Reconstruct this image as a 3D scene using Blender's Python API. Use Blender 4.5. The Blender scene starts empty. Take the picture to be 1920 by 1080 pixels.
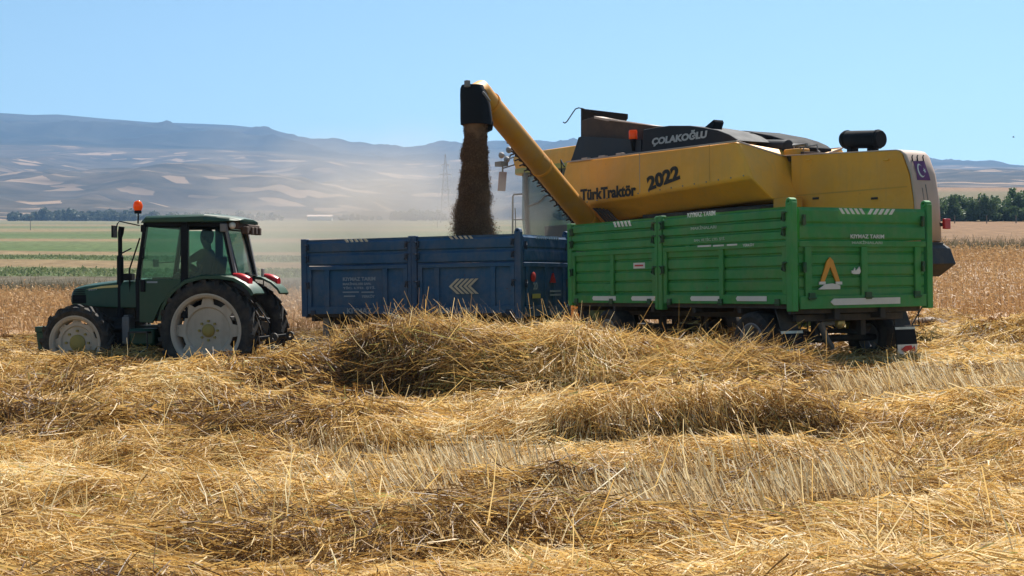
import bpy, bmesh, math, random
import numpy as np
from mathutils import Vector, Matrix
random.seed(7)
RNG = np.random.default_rng(11)
SC = bpy.context.scene
COL = SC.collection
PI = math.pi
FL = 2650.0                      # focal length measured on the 1920 px wide photograph
CAMZ = 1.6
HOR = 535.0
V = Vector

# ------------------------------------------------------------------ materials
def new_mat(name):
    m = bpy.data.materials.new(name); m.use_nodes = True
    nt = m.node_tree; nt.nodes.clear()
    return m, nt, nt.nodes.new('ShaderNodeOutputMaterial')
def link(nt, a, b): nt.links.new(a, b)
def rgb(c): return (c[0], c[1], c[2], 1.0)

def paint(name, col, rough=0.45, dust=0.25, dust_col=(.33, .25, .16), metal=0.0, bump=0.0, spec=0.5, scale=3.0, vary=0.12, chips=0.0, dent=0.0):
    m, nt, out = new_mat(name)
    p = nt.nodes.new('ShaderNodeBsdfPrincipled')
    tc = nt.nodes.new('ShaderNodeTexCoord')
    n1 = nt.nodes.new('ShaderNodeTexNoise'); n1.inputs['Scale'].default_value = scale; n1.inputs['Detail'].default_value = 8; n1.inputs['Roughness'].default_value = .68
    link(nt, tc.outputs['Object'], n1.inputs['Vector'])
    r1 = nt.nodes.new('ShaderNodeValToRGB')
    r1.color_ramp.elements[0].position = .42; r1.color_ramp.elements[0].color = (0, 0, 0, 1)
    r1.color_ramp.elements[1].position = .78; r1.color_ramp.elements[1].color = (dust, dust, dust, 1)
    link(nt, n1.outputs['Fac'], r1.inputs['Fac'])
    n2 = nt.nodes.new('ShaderNodeTexNoise'); n2.inputs['Scale'].default_value = scale * .45; n2.inputs['Detail'].default_value = 4
    link(nt, tc.outputs['Object'], n2.inputs['Vector'])
    mr = nt.nodes.new('ShaderNodeMapRange'); mr.inputs[1].default_value = .3; mr.inputs[2].default_value = .7; mr.inputs[3].default_value = 1 - vary; mr.inputs[4].default_value = 1 + vary
    link(nt, n2.outputs['Fac'], mr.inputs[0])
    mul = nt.nodes.new('ShaderNodeMix'); mul.data_type = 'RGBA'; mul.blend_type = 'MULTIPLY'; mul.inputs[0].default_value = 1
    mul.inputs[6].default_value = rgb(col); link(nt, mr.outputs[0], mul.inputs[7])
    mx = nt.nodes.new('ShaderNodeMix'); mx.data_type = 'RGBA'
    link(nt, r1.outputs['Color'], mx.inputs[0]); link(nt, mul.outputs[2], mx.inputs[6]); mx.inputs[7].default_value = rgb(dust_col)
    sm = nt.nodes.new('ShaderNodeMapping'); sm.inputs['Scale'].default_value = (9, 9, .9); link(nt, tc.outputs['Object'], sm.inputs[0])
    n3 = nt.nodes.new('ShaderNodeTexNoise'); n3.inputs['Scale'].default_value = 1.4; n3.inputs['Detail'].default_value = 6; link(nt, sm.outputs[0], n3.inputs['Vector'])
    r3 = nt.nodes.new('ShaderNodeMapRange'); r3.inputs[1].default_value = .52; r3.inputs[2].default_value = .8; r3.inputs[4].default_value = dust * 1.5; link(nt, n3.outputs['Fac'], r3.inputs[0])
    mx3 = nt.nodes.new('ShaderNodeMix'); mx3.data_type = 'RGBA'; link(nt, r3.outputs[0], mx3.inputs[0]); link(nt, mx.outputs[2], mx3.inputs[6]); mx3.inputs[7].default_value = rgb([c * .6 + d * .25 for c, d in zip(col, dust_col)])
    last = mx3.outputs[2]
    if chips:
        nc = nt.nodes.new('ShaderNodeTexNoise'); nc.inputs['Scale'].default_value = 7; nc.inputs['Detail'].default_value = 9; nc.inputs['Roughness'].default_value = .75; link(nt, tc.outputs['Object'], nc.inputs['Vector'])
        rc_ = nt.nodes.new('ShaderNodeMapRange'); rc_.inputs[1].default_value = .63; rc_.inputs[2].default_value = .68; rc_.inputs[4].default_value = chips; link(nt, nc.outputs['Fac'], rc_.inputs[0])
        mx4 = nt.nodes.new('ShaderNodeMix'); mx4.data_type = 'RGBA'; link(nt, rc_.outputs[0], mx4.inputs[0]); link(nt, last, mx4.inputs[6]); mx4.inputs[7].default_value = (.075, .042, .026, 1); last = mx4.outputs[2]
    link(nt, last, p.inputs['Base Color'])
    if dent:
        nd = nt.nodes.new('ShaderNodeTexNoise'); nd.inputs['Scale'].default_value = 2.3; nd.inputs['Detail'].default_value = 2; link(nt, tc.outputs['Object'], nd.inputs['Vector'])
        bd = nt.nodes.new('ShaderNodeBump'); bd.inputs['Strength'].default_value = dent; bd.inputs['Distance'].default_value = .12; link(nt, nd.outputs['Fac'], bd.inputs['Height']); link(nt, bd.outputs[0], p.inputs['Normal'])
    rr = nt.nodes.new('ShaderNodeMapRange'); rr.inputs[3].default_value = rough; rr.inputs[4].default_value = min(1, rough + .35)
    link(nt, n1.outputs['Fac'], rr.inputs[0]); link(nt, rr.outputs[0], p.inputs['Roughness'])
    p.inputs['Metallic'].default_value = metal
    p.inputs['Specular IOR Level'].default_value = spec
    if bump:
        b = nt.nodes.new('ShaderNodeBump'); b.inputs['Strength'].default_value = bump; b.inputs['Distance'].default_value = .02
        link(nt, n1.outputs['Fac'], b.inputs['Height']); link(nt, b.outputs['Normal'], p.inputs['Normal'])
    link(nt, p.outputs['BSDF'], out.inputs['Surface'])
    return m

def glass(name, tint, refl=.12):
    m, nt, out = new_mat(name)
    t = nt.nodes.new('ShaderNodeBsdfTransparent'); t.inputs['Color'].default_value = rgb(tint)
    g = nt.nodes.new('ShaderNodeBsdfGlossy'); g.inputs['Roughness'].default_value = .06
    d = nt.nodes.new('ShaderNodeBsdfDiffuse'); d.inputs['Color'].default_value = (.42, .4, .34, 1)
    lw = nt.nodes.new('ShaderNodeLayerWeight'); lw.inputs['Blend'].default_value = .5
    pw = nt.nodes.new('ShaderNodeMath'); pw.operation = 'POWER'; pw.inputs[1].default_value = 4; link(nt, lw.outputs['Facing'], pw.inputs[0])
    fr = nt.nodes.new('ShaderNodeMath'); fr.operation = 'MULTIPLY_ADD'; fr.inputs[1].default_value = .6; fr.inputs[2].default_value = .03; link(nt, pw.outputs[0], fr.inputs[0])
    mx = nt.nodes.new('ShaderNodeMixShader'); mx2 = nt.nodes.new('ShaderNodeMixShader'); mx2.inputs[0].default_value = refl * .6
    link(nt, fr.outputs[0], mx.inputs[0]); link(nt, t.outputs[0], mx.inputs[1]); link(nt, g.outputs[0], mx.inputs[2])
    link(nt, mx.outputs[0], mx2.inputs[1]); link(nt, d.outputs[0], mx2.inputs[2])
    link(nt, mx2.outputs[0], out.inputs['Surface'])
    return m

def strand_mat(name, stops, transl=.3, rough=.45, spec=.5):
    """dry stalks: colour by a per-stalk tone attribute; light passes through the thin walls"""
    m, nt, out = new_mat(name)
    at = nt.nodes.new('ShaderNodeAttribute'); at.attribute_name = 'tone'
    cr = nt.nodes.new('ShaderNodeValToRGB')
    el = cr.color_ramp.elements
    el[0].position, el[0].color = stops[0][0], rgb(stops[0][1])
    el[1].position, el[1].color = stops[-1][0], rgb(stops[-1][1])
    for s in stops[1:-1]:
        e = el.new(s[0]); e.color = rgb(s[1])
    link(nt, at.outputs['Fac'], cr.inputs['Fac'])
    p = nt.nodes.new('ShaderNodeBsdfPrincipled'); p.inputs['Roughness'].default_value = rough; p.inputs['Specular IOR Level'].default_value = spec
    t = nt.nodes.new('ShaderNodeBsdfTranslucent')
    mx = nt.nodes.new('ShaderNodeMixShader'); mx.inputs[0].default_value = transl
    link(nt, cr.outputs['Color'], p.inputs['Base Color']); link(nt, cr.outputs['Color'], t.inputs['Color'])
    link(nt, p.outputs[0], mx.inputs[1]); link(nt, t.outputs[0], mx.inputs[2]); link(nt, mx.outputs[0], out.inputs['Surface'])
    return m

M = {}
M['green'] = paint('green_trailer_paint', (.024, .22, .042), .44, .26, chips=.8, dent=.5)
M['green2'] = paint('green_trailer_post_paint', (.028, .24, .05), .44, .22, chips=.7, dent=.3)
M['green_latch'] = paint('shaded_green_latch', (.012, .07, .022), .5, .3)  # darker than the posts: shadow at the hinges is put into the colour
M['blue_latch'] = paint('shaded_blue_latch', (.010, .03, .065), .5, .3)  # same shadow darkening in the colour for the blue hinges and latches
M['blue'] = paint('blue_trailer_paint', (.012, .075, .17), .46, .24, chips=.75, dent=.5)
M['blue2'] = paint('blue_trailer_post_paint', (.011, .06, .145), .48, .24, chips=.7, dent=.3)
M['tgreen'] = paint('tractor_green_paint', (.004, .045, .021), .32, .05)
M['tyellow'] = paint('tractor_yellow', (.42, .34, .05), .5, .3)
M['yellow'] = paint('harvester_yellow_paint', (.88, .39, .034), .38, .24, (.42, .32, .2), scale=1.6, chips=.25, dent=.35)
M['yellow2'] = paint('harvester_deep_yellow', (.82, .335, .027), .42, .26, (.4, .3, .2), scale=1.6, chips=.25, dent=.35)
M['orange'] = paint('auger_yellow', (.62, .27, .022), .42, .42, (.4, .29, .18), scale=2.2)
M['cream'] = paint('pale_cream', (.50, .37, .30), .5, .3, (.4, .33, .24), scale=2)  # pale cream; also stands in for sunlight on the lid and auger edges
M['lime'] = paint('faded_lime_yellow', (.42, .38, .08), .5, .3)
M['black'] = paint('black_plastic', (.012, .013, .016), .65, .015, (.06, .05, .04), spec=.15)
M['dark'] = paint('dark_steel', (.022, .022, .024), .55, .22)
M['navy'] = paint('navy_black_sheet', (.010, .014, .024), .45, .06)
M['greypanel'] = paint('charcoal_panel', (.026, .028, .034), .55, .03, (.1, .09, .08), spec=.2)
M['rust'] = paint('rusty_sheet', (.07, .042, .03), .7, .4, (.2, .13, .08))
M['rubber'] = paint('tyre_rubber', (.020, .019, .019), .68, .55, (.16, .13, .10), spec=.35, scale=6)
M['rim'] = paint('dusty_white_rim', (.46, .40, .335), .6, .5, (.24, .18, .12))
M['stripe'] = paint('pale_yellow_stripe', (.62, .52, .22), .45, .1)
M['hub'] = paint('hub_yellow', (.30, .235, .06), .55, .35)
M['white'] = paint('reflective_white', (.62, .62, .58), .4, .15)
M['letter'] = paint('faded_white_lettering', (.60, .63, .60), .5, .35, (.1, .14, .11), scale=9)
M['faint'] = paint('worn_lettering', (.24, .30, .36), .5, .2)
M['beige'] = paint('beige_reflector', (.52, .46, .34), .45, .2)
M['red'] = paint('red_mark', (.45, .02, .02), .4, .1)
M['lens'] = paint('red_lens', (.52, .01, .015), .15, .05)
M['amberlens'] = paint('amber_reflector_tape', (.62, .27, .02), .4, .15)
M['blackletter'] = paint('black_lettering', (.016, .014, .012), .55, .3, (.2, .13, .05), scale=8)
M['greyletter'] = paint('grey_lettering', (.42, .43, .45), .5, .1)
M['chrome'] = paint('bright_metal', (.6, .58, .52), .3, .3, metal=.7)
M['brass'] = paint('brass_fitting', (.5, .38, .16), .35, .2, metal=.6)
M['greymetal'] = paint('grey_metal', (.16, .16, .17), .5, .25)
M['greycab'] = paint('grey_cab_steel', (.10, .105, .10), .5, .3)
M['mirrorback'] = paint('maroon_mirror_back', (.16, .03, .03), .5, .1)
M['flag'] = paint('faded_flag_cloth', (.13, .045, .16), .7, .1)
M['glass_t'] = glass('tractor_tinted_glass', (.60, .78, .73), .03)
M['glass_r'] = glass('tractor_rear_glass', (.66, .80, .78), .30)
M['glass_c'] = glass('harvester_cab_glass', (.36, .45, .44), .05)
def amber_mat():
    m, nt, out = new_mat('amber_beacon_lens')
    p = nt.nodes.new('ShaderNodeBsdfPrincipled'); p.inputs['Base Color'].default_value = (.85, .17, .01, 1); p.inputs['Roughness'].default_value = .12
    t = nt.nodes.new('ShaderNodeBsdfTranslucent'); t.inputs['Color'].default_value = (.9, .2, .015, 1)
    n = nt.nodes.new('ShaderNodeTexNoise'); n.inputs['Scale'].default_value = 30
    tc = nt.nodes.new('ShaderNodeTexCoord'); link(nt, tc.outputs['Object'], n.inputs['Vector'])
    b = nt.nodes.new('ShaderNodeBump'); b.inputs['Strength'].default_value = .2; link(nt, n.outputs['Fac'], b.inputs['Height']); link(nt, b.outputs[0], p.inputs['Normal'])
    mx = nt.nodes.new('ShaderNodeMixShader'); mx.inputs[0].default_value = .5
    link(nt, p.outputs[0], mx.inputs[1]); link(nt, t.outputs[0], mx.inputs[2]); link(nt, mx.outputs[0], out.inputs[0])
    return m
M['amber'] = amber_mat()
M['skin'] = paint('skin', (.22, .12, .08), .55, .05)
M['shirt'] = paint('dark_shirt_cloth', (.03, .045, .06), .85, .1)
M['trousers'] = paint('dark_trouser_cloth', (.03, .03, .035), .85, .1)
M['hair'] = paint('dark_hair', (.012, .01, .009), .7, .05)
M['bark'] = paint('bark', (.10, .07, .05), .85, .2, bump=.4)

# ------------------------------------------------------------------ object helpers
def tag(o, label=None, cat=None, group=None, kind=None):
    if label: o['label'] = label
    if cat: o['category'] = cat
    if group: o['group'] = group
    if kind: o['kind'] = kind
    return o
def empty(name, loc=(0, 0, 0), rot=(0, 0, 0)):
    o = bpy.data.objects.new(name, None); COL.objects.link(o)
    o.location = loc; o.rotation_euler = rot; o.empty_display_size = .3
    return o
def copy_tree(o, parent=None):
    c = o.copy(); COL.objects.link(c); c.parent = parent
    for ch in list(o.children): copy_tree(ch, c)
    return c

class MB:
    def __init__(s): s.bm = bmesh.new()
    def face(s, vs):
        try: return s.bm.faces.new(vs)
        except ValueError: return None
    def hexa(s, p):          # 8 points: bottom ring 0-3, top ring 4-7
        v = [s.bm.verts.new(q) for q in p]
        for f in ((0, 3, 2, 1), (4, 5, 6, 7), (0, 1, 5, 4), (1, 2, 6, 5), (2, 3, 7, 6), (3, 0, 4, 7)): s.face([v[i] for i in f])
        return s
    def box(s, x0, x1, y0, y1, z0, z1):
        return s.hexa([(x0, y0, z0), (x1, y0, z0), (x1, y1, z0), (x0, y1, z0), (x0, y0, z1), (x1, y0, z1), (x1, y1, z1), (x0, y1, z1)])
    def rings(s, rings, cap=True, closed=True):
        R = [[s.bm.verts.new(p) for p in r] for r in rings]
        n = len(R[0])
        for a, b in zip(R[:-1], R[1:]):
            for i in range(n if closed else n - 1):
                j = (i + 1) % n; s.face([a[i], a[j], b[j], b[i]])
        if cap: s.face(list(reversed(R[0]))); s.face(R[-1])
        return s
    def extr(s, pts, d):
        d = V(d); pts = [V(p) for p in pts]
        return s.rings([pts, [p + d for p in pts]])
    def tube(s, pts, r, n=8, cap=True):
        pts = [V(p) for p in pts]; rs = r if isinstance(r, (list, tuple)) else [r] * len(pts)
        rings = []; up = V((0, 0, 1))
        for i, p in enumerate(pts):
            t = (pts[min(i + 1, len(pts) - 1)] - pts[max(i - 1, 0)]).normalized()
            if abs(t.dot(up)) > .95: up = V((1, 0, 0)) if abs(t.x) < .9 else V((0, 1, 0))
            a = t.cross(up).normalized(); b = t.cross(a).normalized(); up = -b if b.dot(up) < 0 else b
            up = V((0, 0, 1)) if abs(t.z) < .9 else up
            rings.append([p + (a * math.cos(2 * PI * k / n) + b * math.sin(2 * PI * k / n)) * rs[i] for k in range(n)])
        return s.rings(rings, cap)
    def lathe(s, prof, c, n=40, axis='y', close=True):
        """prof = [(radius, offset along axis)]; revolved round the axis through c"""
        c = V(c); rings = []
        for r, h in prof:
            ring = []
            for k in range(n):
                a = 2 * PI * k / n
                if axis == 'y': ring.append(c + V((r * math.cos(a), h, r * math.sin(a))))
                elif axis == 'x': ring.append(c + V((h, r * math.cos(a), r * math.sin(a))))
                else: ring.append(c + V((r * math.cos(a), r * math.sin(a), h)))
            rings.append(ring)
        if close: rings.append(rings[0]); 
        R = [[s.bm.verts.new(p) for p in r] for r in (rings[:-1] if close else rings)]
        m = len(R)
        for q in range(m if close else m - 1):
            A, B = R[q], R[(q + 1) % m]
            for i in range(n):
                j = (i + 1) % n; s.face([A[i], A[j], B[j], B[i]])
        if not close:
            if prof[0][0] > 1e-6: s.face(R[0])
            if prof[-1][0] > 1e-6: s.face(R[-1])
        return s
    def ball(s, c, r, n=12, m=8, sx=1, sy=1, sz=1):
        c = V(c); rings = []
        for i in range(m + 1):
            t = PI * i / m; rr = max(math.sin(t), .02)
            rings.append([c + V((rr * math.cos(2 * PI * k / n) * r * sx, rr * math.sin(2 * PI * k / n) * r * sy, -math.cos(t) * r * sz)) for k in range(n)])
        return s.rings(rings)
    def build(s, name, mat, parent=None, bevel=0, smooth=40):
        bmesh.ops.remove_doubles(s.bm, verts=s.bm.verts, dist=1e-5)
        bmesh.ops.recalc_face_normals(s.bm, faces=s.bm.faces)
        me = bpy.data.meshes.new(name); s.bm.to_mesh(me); s.bm.free()
        if smooth:
            for p in me.polygons: p.use_smooth = True
            me.set_sharp_from_angle(angle=math.radians(smooth))
        o = bpy.data.objects.new(name, me); COL.objects.link(o)
        for m in (mat if isinstance(mat, list) else [mat]): me.materials.append(m)
        o.parent = parent
        if bevel:
            b = o.modifiers.new('bevel', 'BEVEL'); b.width = bevel; b.segments = 2; b.limit_method = 'ANGLE'; b.angle_limit = math.radians(35)
        return o

class Frame:
    """a vehicle's own axes: x forward, y to its left, z up; p() measures a photo point on one of its planes"""
    def __init__(s, origin, heading, tilt=-.8):
        s.o = V(origin)
        s.R = Matrix.Rotation(math.radians(tilt), 3, 'Y') @ Matrix.Rotation(heading, 3, 'Z')
    def p(s, px, py, axis, val):
        d = s.R.transposed() @ V(((px - 960) / FL, 1, -(py - HOR) / FL))
        o = s.R.transposed() @ (V((0, 0, CAMZ)) - s.o)
        t = (val - o[axis]) / d[axis]
        return o + d * t
    def root(s, name):
        return empty(name, s.o, s.R.to_euler())
def W3(px, py, Y): return V(((px - 960) / FL * Y, Y, CAMZ - (py - HOR) / FL * Y))

def text_mb(name, txt, mat, parent, p0, width, height, right, up, bold=.012, shear=0, ang=0, off=.004):
    cu = bpy.data.curves.new(name, 'FONT'); cu.body = txt; cu.size = 1; cu.offset = bold; cu.shear = shear; cu.extrude = .004; cu.resolution_u = 3
    tmp = bpy.data.objects.new(name, cu); COL.objects.link(tmp)
    dg = bpy.context.evaluated_depsgraph_get(); dg.update()
    me = bpy.data.meshes.new_from_object(tmp.evaluated_get(dg))
    bpy.data.objects.remove(tmp)
    co = np.empty(len(me.vertices) * 3); me.vertices.foreach_get('co', co); co = co.reshape(-1, 3)
    mn, mx = co.min(0), co.max(0); sx = width / (mx[0] - mn[0]); sy = height / (mx[1] - mn[1])
    right = V(right).normalized(); up = V(up).normalized(); nrm = right.cross(up)
    if ang:
        q = Matrix.Rotation(ang, 3, nrm); right = q @ right; up = q @ up
    p0 = V(p0)
    for v in me.vertices:
        v.co = p0 + right * ((v.co.x - mn[0]) * sx) + up * ((v.co.y - mn[1]) * sy) + nrm * (off + v.co.z * .5)
    me.materials.clear(); me.materials.append(mat)
    o = bpy.data.objects.new(name, me); COL.objects.link(o); o.parent = parent
    return o

# ------------------------------------------------------------------ noise and terrain heights
_T = np.random.default_rng(5).random((256, 256))
def vnoise(x, y):
    xi = np.floor(x).astype(int); yi = np.floor(y).astype(int); fx = x - xi; fy = y - yi
    fx = fx * fx * (3 - 2 * fx); fy = fy * fy * (3 - 2 * fy)
    a = _T[xi & 255, yi & 255]; b = _T[(xi + 1) & 255, yi & 255]; c = _T[xi & 255, (yi + 1) & 255]; d = _T[(xi + 1) & 255, (yi + 1) & 255]
    return (a * (1 - fx) + b * fx) * (1 - fy) + (c * (1 - fx) + d * fx) * fy
def fbm(x, y, o=4):
    s = 0; a = .5; t = 0
    for i in range(o):
        s = s + a * vnoise(x + 17.3 * i, y - 9.1 * i); t += a; a *= .5; x = x * 2.03; y = y * 2.03
    return s / t
def ridged(x, y, o=4): 
    s = 0; a = .5; t = 0
    for i in range(o):
        s = s + a * (1 - np.abs(2 * vnoise(x + 31.7 * i, y + 5.1 * i) - 1)); t += a; a *= .5; x = x * 2.1; y = y * 2.1
    return s / t
def sstep(a, b, x):
    t = np.clip((x - a) / (b - a), 0, 1); return t * t * (3 - 2 * t)
LD = np.log([20, 30, 45, 60, 75, 90, 140, 250, 500, 1000, 1600])
LP = np.array([749, 656, 604, 579, 560, 537, 492, 455, 432, 420, 413.])
RD = np.log([20, 28, 50, 65, 80, 150, 250, 400, 700, 1000, 1600])
RP = np.array([700, 660, 519, 492, 470, 435, 414, 385, 352, 353, 356.])
def near_h(x, y):
    s = .40 * sstep(-1, 6, x) * sstep(6, 18, y) + .04 * np.maximum(x - 6, 0) * sstep(6, 18, y)
    return s + .03 * (fbm(x * .5, y * .5, 3) - .5)
SKY_X = np.array([-1800, -600, 0, 60, 110, 200, 280, 430, 500, 560, 640, 720, 760, 850, 930, 1040, 1150, 1300, 1500, 1740, 1800, 1920, 2300, 3500.])
SKY_Y = np.array([235, 222, 212, 216, 215, 223, 229, 234, 241, 256, 271, 279, 279, 276, 268, 267, 280, 290, 300, 312, 310, 320, 312, 300.])
def terr(x, y):
    x = np.asarray(x, float); y = np.asarray(y, float)
    yc = np.maximum(y, 20); a = x / yc; ld = np.log(yc)
    w = sstep(.08, .27, a)
    py = np.interp(ld, LD, LP) * (1 - w) + np.interp(ld, RD, RP) * w
    far = CAMZ + (HOR - py) / FL * yc
    far = far + (fbm(x * .02, y * .02, 4) - .5) * np.clip((yc - 60) / 60, 0, 1) * 1.0
    h = near_h(x, y) * (1 - sstep(26, 38, y)) + far * sstep(26, 38, y)
    # rolling hills beyond the valley
    t = np.clip((yc - 1600) / 2200, 0, 1)
    px = 960 + a * FL
    sky = np.interp(px, SKY_X, SKY_Y)
    base = np.where(px > 1500, 356, 413)
    low = (413 * (1 - w) + 356 * w) * (1 - t) + (sky * .45 + (320 - 10 * w) * .55) * t
    hill = CAMZ + (HOR - low) / FL * yc
    hill = hill + (fbm(x * .0016 + 3, y * .0016, 4) - .5) * 165 * (1 - .65 * w) * np.sin(PI * t) ** .8 + (ridged(x * .004, y * .004, 3) - .6) * 42 * np.sin(PI * t)
    h = np.where(yc > 1600, hill, h)
    # the far blue ridge
    t2 = np.clip((yc - 3800) / 1500, 0, 1)
    low2 = (sky * .45 + (320 - 10 * w) * .55) * (1 - sstep(0, 1, t2)) + sky * sstep(0, 1, t2)
    mnt = CAMZ + (HOR - low2) / FL * yc + (ridged(x * .0024, y * .0024, 5) - .62) * 140 * np.sin(PI * np.clip(t2, 0, 1)) ** 1.8
    mnt = mnt + (fbm(x * .006, 3.3 + 0 * y, 2) - .5) * 5 * t2 - np.maximum(yc - 5300, 0) * .5
    return np.where(yc > 3800, mnt, h)

def np_mesh(name, co, faces, mats, tone=None, parent=None, smooth=True, mat_idx=None):
    """faces: (n,4) or (n,3) array of vertex numbers"""
    me = bpy.data.meshes.new(name); k = faces.shape[1]; nf = len(faces)
    me.vertices.add(len(co)); me.vertices.foreach_set('co', np.ascontiguousarray(co, np.float32).ravel())
    me.loops.add(nf * k); me.loops.foreach_set('vertex_index', np.ascontiguousarray(faces, np.int32).ravel())
    me.polygons.add(nf); me.polygons.foreach_set('loop_start', np.arange(0, nf * k, k, dtype=np.int32))
    if smooth: me.polygons.foreach_set('use_smooth', np.ones(nf, bool))
    if mat_idx is not None: me.polygons.foreach_set('material_index', np.ascontiguousarray(mat_idx, np.int32))
    if tone is not None:
        at = me.attributes.new('tone', 'FLOAT', 'POINT'); at.data.foreach_set('value', np.ascontiguousarray(tone, np.float32))
    me.update(calc_edges=True)
    o = bpy.data.objects.new(name, me); COL.objects.link(o)
    for m in mats: me.materials.append(m)
    o.parent = parent
    return o
def grid_faces(nr, nc, off=0):
    i = np.arange(nr - 1)[:, None] * nc + np.arange(nc - 1)[None]
    return (np.stack([i, i + 1, i + 1 + nc, i + nc], -1).reshape(-1, 4) + off)

# ------------------------------------------------------------------ ground materials
def soil_mat():
    m, nt, out = new_mat('straw_littered_soil')
    tc = nt.nodes.new('ShaderNodeTexCoord')
    mp = nt.nodes.new('ShaderNodeMapping'); mp.inputs['Scale'].default_value = (1, .6, 1); link(nt, tc.outputs['Object'], mp.inputs[0])
    n = nt.nodes.new('ShaderNodeTexNoise'); n.inputs['Scale'].default_value = 9; n.inputs['Detail'].default_value = 10; n.inputs['Roughness'].default_value = .75
    link(nt, mp.outputs[0], n.inputs['Vector'])
    n2 = nt.nodes.new('ShaderNodeTexNoise'); n2.inputs['Scale'].default_value = .35; n2.inputs['Detail'].default_value = 5
    link(nt, mp.outputs[0], n2.inputs['Vector'])
    ad = nt.nodes.new('ShaderNodeMath'); ad.operation = 'MULTIPLY_ADD'; ad.inputs[1].default_value = .5; link(nt, n2.outputs['Fac'], ad.inputs[0])
    md = nt.nodes.new('ShaderNodeMath'); md.operation = 'MULTIPLY'; md.inputs[1].default_value = .5; link(nt, n.outputs['Fac'], md.inputs[0]); link(nt, md.outputs[0], ad.inputs[2])
    cr = nt.nodes.new('ShaderNodeValToRGB'); e = cr.color_ramp.elements
    e[0].position = .36; e[0].color = (.13, .078, .035, 1); e[1].position = .66; e[1].color = (.44, .29, .13, 1)
    link(nt, ad.outputs[0], cr.inputs['Fac'])
    p = nt.nodes.new('ShaderNodeBsdfPrincipled'); p.inputs['Roughness'].default_value = .9; p.inputs['Specular IOR Level'].default_value = .1
    b = nt.nodes.new('ShaderNodeBump'); b.inputs['Strength'].default_value = .8; b.inputs['Distance'].default_value = .08
    link(nt, n.outputs['Fac'], b.inputs['Height']); link(nt, b.outputs[0], p.inputs['Normal'])
    link(nt, cr.outputs[0], p.inputs['Base Color']); link(nt, p.outputs[0], out.inputs[0])
    return m
def fields_mat():
    """strip fields across the valley: crop strips follow the ground's own y (metres), slightly skewed"""
    m, nt, out = new_mat('valley_strip_fields')
    tc = nt.nodes.new('ShaderNodeTexCoord'); sx = nt.nodes.new('ShaderNodeSeparateXYZ'); link(nt, tc.outputs['Object'], sx.inputs[0])
    def mth(op, a, b=None):
        q = nt.nodes.new('ShaderNodeMath'); q.operation = op
        for i, v in enumerate((a, b)):
            if v is None: continue
            if isinstance(v, (int, float)): q.inputs[i].default_value = v
            else: link(nt, v, q.inputs[i])
        return q.outputs[0]
    mp = nt.nodes.new('ShaderNodeMapping'); mp.inputs['Scale'].default_value = (.01, .03, 0); link(nt, tc.outputs['Object'], mp.inputs[0])
    nw = nt.nodes.new('ShaderNodeTexNoise'); nw.inputs['Scale'].default_value = 1.0; nw.inputs['Detail'].default_value = 4; link(nt, mp.outputs[0], nw.inputs['Vector'])
    y = mth('ADD', mth('ADD', sx.outputs[1], mth('MULTIPLY', sx.outputs[0], .05)), mth('MULTIPLY', mth('SUBTRACT', nw.outputs['Fac'], .5), 9))
    u = mth('DIVIDE', mth('LOGARITHM', mth('DIVIDE', y, 70.0), math.e), math.log(1600 / 70.))
    cr = nt.nodes.new('ShaderNodeValToRGB'); cr.color_ramp.interpolation = 'LINEAR'
    G1 = (.12, .165, .066); G2 = (.155, .185, .085); G3 = (.19, .19, .095); T1 = (.28, .20, .11); T2 = (.30, .225, .125); W = (.15, .125, .085); K = (.26, .22, .12)
    stops = [(0, W), (.118, W), (.125, G1), (.18, G2), (.188, T1), (.225, T1), (.235, G1), (.29, G2), (.295, T2), (.332, T1), (.34, G1), (.40, G2), (.41, G3), (.43, T2), (.46, T1),
             (.47, G2), (.54, G1), (.60, G3), (.62, T2), (.66, K), (.69, G3), (.74, G2), (.80, T2), (.86, G3), (.92, K), (1, G3)]
    e = cr.color_ramp.elements; e[0].position, e[0].color = 0, rgb(W); e[1].position, e[1].color = 1, rgb(G3)
    for s in stops[1:-1]:
        q = e.new(s[0]); q.color = rgb(s[1])
    link(nt, u, cr.inputs['Fac'])
    # right-hand upland: ploughed tan field, then scrub
    cr2 = nt.nodes.new('ShaderNodeValToRGB'); e = cr2.color_ramp.elements
    e[0].position, e[0].color = 0, rgb((.19, .15, .09)); e[1].position, e[1].color = 1, rgb((.3, .2, .13))
    for s in [(.03, (.20, .17, .10)), (.045, (.27, .17, .09)), (.20, (.29, .18, .10)), (.40, (.30, .18, .10)), (.42, (.19, .165, .09)), (.60, (.18, .155, .085)), (.69, (.22, .18, .10)), (.72, (.32, .20, .12))]:
        q = e.new(s[0]); q.color = rgb(s[1])
    link(nt, u, cr2.inputs['Fac'])
    side = nt.nodes.new('ShaderNodeMapRange'); side.inputs[1].default_value = .14; side.inputs[2].default_value = .2
    link(nt, mth('DIVIDE', sx.outputs[0], sx.outputs[1]), side.inputs[0])
    mx = nt.nodes.new('ShaderNodeMix'); mx.data_type = 'RGBA'; link(nt, side.outputs[0], mx.inputs[0]); link(nt, cr.outputs[0], mx.inputs[6]); link(nt, cr2.outputs[0], mx.inputs[7])
    n = nt.nodes.new('ShaderNodeTexNoise'); n.inputs['Scale'].default_value = 1.2; n.inputs['Detail'].default_value = 8; n.inputs['Roughness'].default_value = .7
    mp2 = nt.nodes.new('ShaderNodeMapping'); mp2.inputs['Scale'].default_value = (.7, .22, .5); link(nt, tc.outputs['Object'], mp2.inputs[0]); link(nt, mp2.outputs[0], n.inputs['Vector'])
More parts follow.
